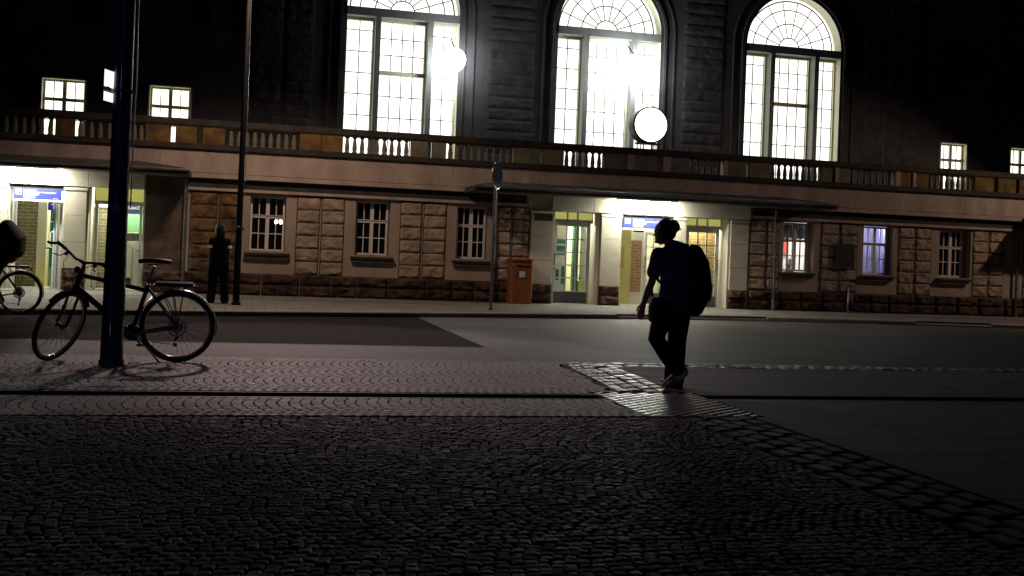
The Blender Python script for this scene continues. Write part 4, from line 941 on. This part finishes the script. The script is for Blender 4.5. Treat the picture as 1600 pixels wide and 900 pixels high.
# ================================================================== PEOPLE
SKIN = mat('tanned skin', (.30, .14, .10), (.36, .17, .12), rough=.55, scale=12)
DARKCLOTH = mat('black trousers cloth', (.005, .005, .007), (.009, .009, .012), rough=.9, scale=20, bump=.4, bscale=60, spec=.1)
TEE = mat('dark purple tee shirt', (.09, .07, .16), (.13, .10, .22), rough=.9, scale=9, bump=.35, bscale=26)
HAIR = mat('black hair', (.008, .007, .007), (.02, .018, .018), rough=.45, scale=60, bump=.5, bscale=120)
def frame(loc, face):
    # local: +y is the direction faced, +x the person's right
    return Matrix.Translation(Vector(loc)) @ Matrix.Rotation(face, 4, 'Z')
def head(b, hair_b, c, up_=Vector((0, 0, 1)), turn=0, hair=True, s=1):
    R = Matrix.Rotation(turn, 3, 'Z'); c = Vector(c)
    def Q(x, y, z): return c+R @ Vector((x*s, y*s, z*s))
    b.ball(Q(0, 0, .015), (.076*s, .094*s, .105*s), 18, 12, R)
    b.ball(Q(0, .022, -.055), (.056*s, .066*s, .062*s), 14, 10, R)      # jaw
    b.limb([Q(0, .088, .012), Q(0, .108, -.022)], [.009*s, .014*s])     # nose
    b.ball(Q(0, .084, -.055), (.024*s, .012*s, .010*s), 10, 6, R)       # lips
    b.ball(Q(0, .082, -.09), (.022*s, .018*s, .016*s), 10, 6, R)        # chin
    for q in (-1, 1):
        b.ball(Q(q*.077, -.002, -.008), (.010*s, .02*s, .032*s), 8, 6, R)
        b.ball(Q(q*.03, .080, .018), (.015*s, .012*s, .010*s), 8, 6, R)
    if hair:
        hair_b.ball(Q(0, -.03, .035), (.087*s, .096*s, .105*s), 18, 12, R); hair_b.ball(Q(0, -.05, -.02), (.078*s, .062*s, .085*s), 14, 10, R)
def hand(b, wrist, d, palmn, s=1, curl=.35, spread=.0, side=1):
    # d: direction of fingers, palmn: palm normal, side: +1 thumb on the d x palmn side
    d = Vector(d).normalized(); n = Vector(palmn); n = (n-d*n.dot(d)).normalized(); w = d.cross(n)*side; wr = Vector(wrist)
    b.limb([wr-d*.02, wr+d*.03, wr+d*.085*s], [(.028*s, .021*s), (.036*s, .017*s), (.040*s, .014*s)], side=w)
    for i, (o, L_) in enumerate(((.030, .068), (.010, .078), (-.011, .072), (-.031, .056))):
        p = wr+d*.082*s+w*o*s; q = p+(d+n*curl*.4).normalized()*L_*.42*s; r_ = q+(d+n*curl*1.3).normalized()*L_*.33*s; e = r_+(d+n*curl*2.4).normalized()*L_*.27*s
        b.limb([p-d*.02, p, q, r_, e], [.0095*s, .0095*s, .009*s, .008*s, .007*s], n=8)
    p = wr+d*.025*s+w*.030*s; q = p+(d*.55+w*.75+n*.3).normalized()*.042*s; e = q+(d*.9+w*.25+n*.4).normalized()*.045*s
    b.limb([p, q, e], [.013*s, .011*s, .009*s], n=8)

# ---- walking man with rucksack (facing the station, turned a little left)
MX, MY = 4.0, 9.62
man = thing('person', 'person in dark tee shirt walking towards the station, hair tied in a bun', 'person', (MX, MY, 0))
FA = rad(17); cf, sf = math.cos(FA), math.sin(FA)
def W_(x, y, z): return Vector((MX+x*cf-y*sf, MY+x*sf+y*cf, z))
SD = (cf, sf, 0)
body = MB(); hr = MB()
hc_ = W_(-.10, .10, 1.505)
head(body, hr, hc_, turn=rad(28), hair=True)
body.limb([W_(-.055, .0, 1.33), W_(-.075, .04, 1.42)], [.055, .05])
body.limb([W_(0, 0, .84), W_(0, -.0, 1.0), W_(-.01, -.02, 1.15), W_(-.015, -.02, 1.29), W_(-.03, 0, 1.34)], [(.15, .10), (.135, .09), (.155, .10), (.16, .095), (.08, .06)], side=SD)
# left arm hanging, a little out
LS, LE, LW = W_(-.235, -.0, 1.285), W_(-.325, -.04, 1.03), W_(-.365, .03, .805)
body.limb([LS, LS.lerp(LE, .5), LE, LE.lerp(LW, .3), LW], [.048, .044, .036, .038, .025])
hand(body, LW, (LW-LE).normalized()+Vector((.0, 0, -.35)), Vector((.8, .5, 0)), 1.0, .4, side=-1)
RS, RE, RW_ = W_(.19, 0, 1.285), W_(.235, .03, 1.04), W_(.20, .20, .86)
body.limb([RS, RS.lerp(RE, .5), RE, RE.lerp(RW_, .3), RW_], [.048, .044, .036, .038, .025])
hand(body, RW_, Vector((-.15, .5, -.8)), Vector((-.8, -.2, 0)), 1.0, .5, side=1)
# hips and legs: left trailing (heel up), right standing
LH, LK, LA = W_(-.105, 0, .83), W_(-.165, .06, .47), W_(-.055, -.13, .185)
RH_, RK, RA = W_(.095, .02, .83), W_(.10, .07, .46), W_(.08, .07, .09)
body.limb([LH, LH.lerp(LK, .5), LK, LK.lerp(LA, .35), LA], [.075, .066, .05, .05, .034])
body.limb([RH_, RH_.lerp(RK, .5), RK, RK.lerp(RA, .35), RA], [.075, .066, .05, .05, .034])
body.limb([LA, W_(-.08, -.125, .10), W_(-.13, -.095, .045)], [.034, .032, .026]); body.limb([RA, W_(.07, .14, .05), W_(.06, .21, .035)], [.034, .032, .026])
remesh(body.build('body', SKIN, man), .0062, 3)
hr.ball(hc_+W_(.060, -.09, .085)-W_(0, 0, 0)+Vector((0, 0, 0)), (.05, .05, .045), 14, 10)
hr.ball(hc_+W_(.08, -.11, .055)-W_(0, 0, 0), (.035, .035, .045), 12, 8); hr.ball(hc_+W_(.03, -.10, -.0)-W_(0, 0, 0), (.045, .05, .06), 12, 8)
r = random.Random(8)
for k in range(14):
    a = r.uniform(0, 6.28); p = hc_+W_(.068, -.10, .07)-W_(0, 0, 0); d = Vector((math.cos(a)*.05, math.sin(a)*.05, r.uniform(-.05, .05))); hr.limb([p+d*.5, p+d*1.35], [.012, .006], n=6)
remesh(hr.build('hair', HAIR, man), .0075, 2)
tee = MB()
tee.limb([W_(0, -.0, .74), W_(0, 0, .86), W_(0, -.0, 1.0), W_(-.01, -.02, 1.15), W_(-.015, -.02, 1.28), W_(-.03, 0, 1.345)], [(.195, .13), (.188, .125), (.172, .115), (.188, .12), (.20, .11), (.10, .078)], side=SD, n=20)
for S_, E_ in ((LS, LE), (RS, RE)): tee.limb([S_+Vector((0, 0, .01)), S_.lerp(E_, .4), S_.lerp(E_, .66)], [.066, .066, .07])
tee.limb([LS, W_(0, 0, 1.31), RS], [(.064), (.085), (.07)])
tee.limb([W_(-.16, -.01, 1.31), W_(-.05, 0, 1.385), W_(.08, -.02, 1.35), W_(.19, -.02, 1.29)], [.05, .062, .06, .055])
remesh(tee.build('tee_shirt', TEE, man), .009, 4)
tr = MB(); tr.limb([W_(0, 0, .72), W_(0, 0, .86)], [(.19, .13), (.18, .118)], side=SD, n=18)
tr.limb([LH+Vector((0, 0, -.02)), LH.lerp(LK, .5), LK, LK.lerp(LA, .4), LK.lerp(LA, .8), LA+Vector((0, 0, .01))], [.108, .10, .084, .08, .074, .074])
tr.limb([RH_+Vector((0, 0, -.02)), RH_.lerp(RK, .5), RK, RK.lerp(RA, .4), RK.lerp(RA, .8), RA+Vector((0, 0, -.045))], [.112, .105, .094, .096, .098, .10])
remesh(tr.build('trousers', DARKCLOTH, man), .009, 4)
SH = mat('grey violet trainers', (.25, .22, .38), (.4, .36, .55), rough=.6, scale=10); SOLE = mat('pale rubber sole', (.85, .83, .88), rough=.6)
def shoe(heel, toe, upv, name='shoe'):
    heel, toe = Vector(heel), Vector(toe); d = (toe-heel); n = Vector(upv); n = (n-d.normalized()*n.dot(d.normalized())).normalized(); s = d.normalized().cross(n)
    b = MB(); b.limb([heel+n*.045, heel+d*.35+n*.045, heel+d*.7+n*.032, toe-d*.08+n*.026], [(.036, .046), (.038, .044), (.044, .030), (.034, .024)], side=s); b.limb([heel+n*.05, heel+n*.095], [.038, .040])
    o = remesh(b.build(name, SH, man), .007, 3)
    sb_ = MB(); sb_.loft([heel-d*.08+n*.004, heel+n*.002, heel+d*.4+n*.002, heel+d*.75+n*.002, toe+n*.004], [(.02, .008), (.038, .013), (.038, .013), (.047, .013), (.02, .008)], side=s, n=12); smooth_by(sb_.build('sole', SOLE, o), 60)
shoe(W_(.015, -.19, .155), W_(-.155, -.07, .012), (-.45, .75, .45)); shoe(W_(.08, .0, .014), W_(.06, .24, .014), (0, 0, 1))
# rucksack
RS_ = thing('backpack', 'large rounded black backpack worn by the walking person', 'backpack', tuple(W_(.08, -.2, .75)))
PACK = mat('black nylon pack', (.008, .008, .010), (.014, .014, .017), rough=.7, scale=14, bump=.4, bscale=40)
b = MB(); b.limb([W_(.07, -.195, .80), W_(.08, -.215, .92), W_(.085, -.225, 1.06), W_(.08, -.205, 1.22), W_(.07, -.18, 1.32)], [(.115, .095), (.132, .125), (.136, .13), (.125, .11), (.09, .08)], side=SD, n=22)
b.limb([W_(.075, -.33, .90), W_(.08, -.34, 1.02)], [(.09, .05), (.088, .045)], side=SD);  b.limb([W_(.04, -.12, 1.35), W_(.08, -.13, 1.40), W_(.12, -.13, 1.35)], [.012, .014, .012])
remesh(b.build('pack', PACK, RS_), .0095, 4)
b = MB()
for s in (-1, 1): b.loft([W_(.02+s*.11, -.13, 1.30), W_(s*.125, -.06, 1.375), W_(s*.13, .06, 1.345), W_(s*.135, .115, 1.2), W_(s*.15, .10, 1.05), W_(s*.16, -.08, .95)], [(.022, .007)]*6, side=SD, n=10)
smooth_by(b.build('strap', PACK, RS_), 60)
MB().ball(W_(.04, -.415, 1.10), (.012, .008, .008)).build('buckle', STEEL, RS_)
# shoulder bag at the left hip
bg_ = thing('shoulder_bag', 'small dark shoulder bag hanging at the left hip of the walking person', 'bag', tuple(W_(-.2, .0, .65)))
b = MB(); b.limb([W_(-.215, .06, .66), W_(-.225, .05, .78), W_(-.21, .04, .86)], [(.036, .062), (.034, .066), (.022, .05)], side=SD, n=14); remesh(b.build('pouch', PACK, bg_), .008, 3)
b = MB(); b.loft([W_(-.205, .10, .88), W_(-.20, .12, 1.05), W_(-.10, .125, 1.25), W_(.08, .10, 1.36)], [(.012, .004)]*4, n=8); smooth_by(b.build('strap', PACK, bg_), 60)

# ---- waiting person by the far mast, seen from behind
def standing(name_label, loc, face, mt_top, mt_leg, scale=1, cuffs=True):
    t = thing('person', name_label, 'person', loc); fx = Matrix.Translation(Vector(loc)) @ Matrix.Rotation(face, 4, 'Z') @ Matrix.Scale(scale, 4)
    P_ = lambda x, y, z: fx @ Vector((x, y, z)); S_ = (math.cos(face), math.sin(face), 0)
    b = MB(); h = MB(); head(b, h, P_(0, .01, 1.535), turn=face)
    b.limb([P_(0, 0, 1.36), P_(0, .01, 1.46)], [.055, .05]); b.limb([P_(0, 0, .86), P_(0, 0, 1.05), P_(0, 0, 1.3), P_(0, 0, 1.37)], [(.15, .1), (.12, .09), (.16, .1), (.08, .06)], side=S_)
    arms = []
    for s in (-1, 1):
        a, e, w = P_(s*.165, 0, 1.30), P_(s*.205, -.03, 1.05), P_(s*.185, .10, .86); arms.append((a, e, w))
        b.limb([a, a.lerp(e, .5), e, e.lerp(w, .3), w], [.045, .042, .034, .036, .024]); hand(b, w, (w-e).normalized(), Vector((-s*cf, 0, 0))+Vector((0, .3, 0)), 1, .4, side=s)
        hp, k, an = P_(s*.09, 0, .85), P_(s*.12, .02, .48), P_(s*.14, 0, .09)
        b.limb([hp, hp.lerp(k, .5), k, k.lerp(an, .35), an], [.075, .066, .05, .05, .034]); b.limb([an, P_(s*.145, .08, .05), P_(s*.155, .15, .035)], [.034, .032, .026])
    remesh(b.build('body', SKIN, t), .009, 3)
    h.ball(P_(0, -.045, 1.47), (.105, .085, .14)); h.ball(P_(0, -.01, 1.555), (.11, .115, .105)); h.ball(P_(0, -.03, 1.50), (.115, .10, .10)); remesh(h.build('hair', HAIR, t), .01, 2)
    c = MB(); c.limb([P_(0, 0, .8), P_(0, 0, 1.05), P_(0, 0, 1.3), P_(0, 0, 1.38)], [(.195, .14), (.175, .13), (.19, .125), (.09, .07)], side=S_, n=18)
    for a, e, w in arms: c.limb([a, a.lerp(e, .4), a.lerp(e, .5)], [.058, .056, .058])
    remesh(c.build('top', mt_top, t), .012, 3)
    c = MB()
    for s in (-1, 1):
        hp, k, an = P_(s*.09, 0, .85), P_(s*.12, .02, .48), P_(s*.14, 0, .07)
        c.limb([hp, hp.lerp(k, .5), k, k.lerp(an, .5), an], [.115, .11, .10, .095, .09])
    c.limb([P_(0, 0, .78), P_(0, 0, .9)], [(.17, .12), (.155, .11)], side=S_); remesh(c.build('trousers', mt_leg, t), .012, 3)
    for s in (-1, 1):
        c = MB(); c.limb([P_(s*.14, -.05, .045), P_(s*.145, .06, .045), P_(s*.155, .17, .035)], [(.04, .045), (.042, .042), (.036, .032)], side=S_); remesh(c.build('shoe', BLACK, t), .01, 2)
    if cuffs:
        c = MB()
        for a, e, w in arms: c.loft([a.lerp(e, .42), a.lerp(e, .64)], [.062, .058], n=14)
        smooth_by(c.build('sleeve_cuffs', mat('white cuff cloth', (.75, .72, .75), rough=.8), t), 50)
    return t
standing('person in dark clothes with white sleeve cuffs waiting beside the far mast', (-.70, 22.75, 0), rad(8), DARKCLOTH, DARKCLOTH, 1.0)
# ---- person behind the lit window
pw = thing('person', 'dark silhouette of a seated person behind the red and white lit window', 'person', (14.98, D+.75, .3))
b = MB(); h = MB(); head(b, h, (14.98, D+.75, 1.34), turn=rad(60)); b.limb([(15.0, D+.78, .75), (15.0, D+.78, 1.02), (14.99, D+.77, 1.14)], [(.15, .1), (.17, .1), (.09, .07)], side=(1, 0, 0)); b.limb([(14.99, D+.77, 1.12), (14.98, D+.76, 1.26)], [.05, .05])
b.limb([(15.0, D+.78, .78), (15.05, D+.7, .6), (15.0, D+.45, .55), (15.0, D+.45, .25)], [(.15, .1), (.13, .09), .08, .06])
remesh(b.build('body', SKIN, pw), .012, 2); h.ball((15.1, D+.8, 1.32), .075); h.ball((14.98, D+.78, 1.28), (.1, .1, .12)); remesh(h.build('hair', HAIR, pw), .012, 2)
c = MB(); c.limb([(15.0, D+.78, .7), (15.0, D+.78, 1.0), (14.99, D+.77, 1.12)], [(.17, .12), (.2, .12), (.11, .08)], side=(1, 0, 0)); remesh(c.build('jacket', DARKCLOTH, pw), .015, 3)
# ---- cyclist at the left edge
CX, CY = -4.36, 19.5
cy = thing('person', 'cyclist in a red jersey riding out of the picture at the left edge', 'person', (CX, CY, R_Z))
Q = lambda x, y, z: Vector((CX+x, CY+y, R_Z+z))
b = MB(); h = MB(); head(b, h, Q(-.14, 0, 1.66), turn=rad(90)); b.limb([Q(-.06, 0, 1.48), Q(-.11, 0, 1.58)], [.055, .05])
b.limb([Q(.30, 0, 1.02), Q(.20, 0, 1.22), Q(.02, 0, 1.42), Q(-.04, 0, 1.49)], [(.15, .10), (.13, .10), (.17, .1), (.08, .06)], side=(0, 1, 0))
for s in (-1, 1):
    a, e, w = Q(.0, s*.19, 1.42), Q(-.20, s*.25, 1.22), Q(-.38, s*.28, 1.13)
    b.limb([a, e, w], [.046, .036, .026]); hand(b, w, (-.8, 0, -.3), (0, 0, -1), 1, .9, side=s)
    hp, k, an = Q(.27, s*.09, .98), Q(-.08 if s < 0 else -.02, s*.10, .80 if s < 0 else .62), Q(.02 if s < 0 else .20, s*.115, .50 if s < 0 else .22)
    b.limb([hp, hp.lerp(k, .5), k, k.lerp(an, .35), an], [.08, .07, .052, .05, .034]); b.limb([an, an+Vector((-.08, 0, -.04)), an+Vector((-.15, 0, -.045))], [.034, .032, .026])
remesh(b.build('body', SKIN, cy), .0095, 3)
h.ball(Q(-.12, 0, 1.70), (.10, .09, .10)); remesh(h.build('hair', HAIR, cy), .011, 2)
c = MB(); c.limb([Q(.33, 0, .98), Q(.22, 0, 1.2), Q(.03, 0, 1.42), Q(-.04, 0, 1.49)], [(.165, .115), (.15, .115), (.185, .115), (.09, .07)], side=(0, 1, 0))
for s in (-1, 1): c.limb([Q(.0, s*.19, 1.42), Q(-.12, s*.225, 1.31)], [.06, .058])
remesh(c.build('jersey', mat('red jersey', (.30, .015, .015), rough=.8), cy), .012, 3)
c = MB()
for s in (-1, 1):
    hp, k, an = Q(.27, s*.09, .98), Q(-.08 if s < 0 else -.02, s*.10, .80 if s < 0 else .62), Q(.02 if s < 0 else .20, s*.115, .50 if s < 0 else .22)
    c.limb([hp, hp.lerp(k, .5), k, k.lerp(an, .5), an], [.10, .088, .066, .06, .052])
remesh(c.build('trousers', DARKCLOTH, cy), .012, 3)
cb = thing('backpack', 'bulky black backpack on the back of the cyclist at the left edge', 'backpack', tuple(Q(.35, 0, 1.25)))
b = MB(); b.limb([Q(.44, 0, 1.08), Q(.41, 0, 1.25), Q(.27, 0, 1.48)], [(.15, .12), (.18, .18), (.15, .13)], side=(0, 1, 0), n=18); remesh(b.build('pack', PACK, cb), .014, 3)
b = MB()
for s in (-1, 1): b.loft([Q(.26, s*.09, 1.50), Q(.08, s*.10, 1.555), Q(-.06, s*.11, 1.42), Q(.12, s*.16, 1.14)], [(.02, .007)]*4, side=(0, 1, 0), n=8)
b.build('strap', PACK, cb)
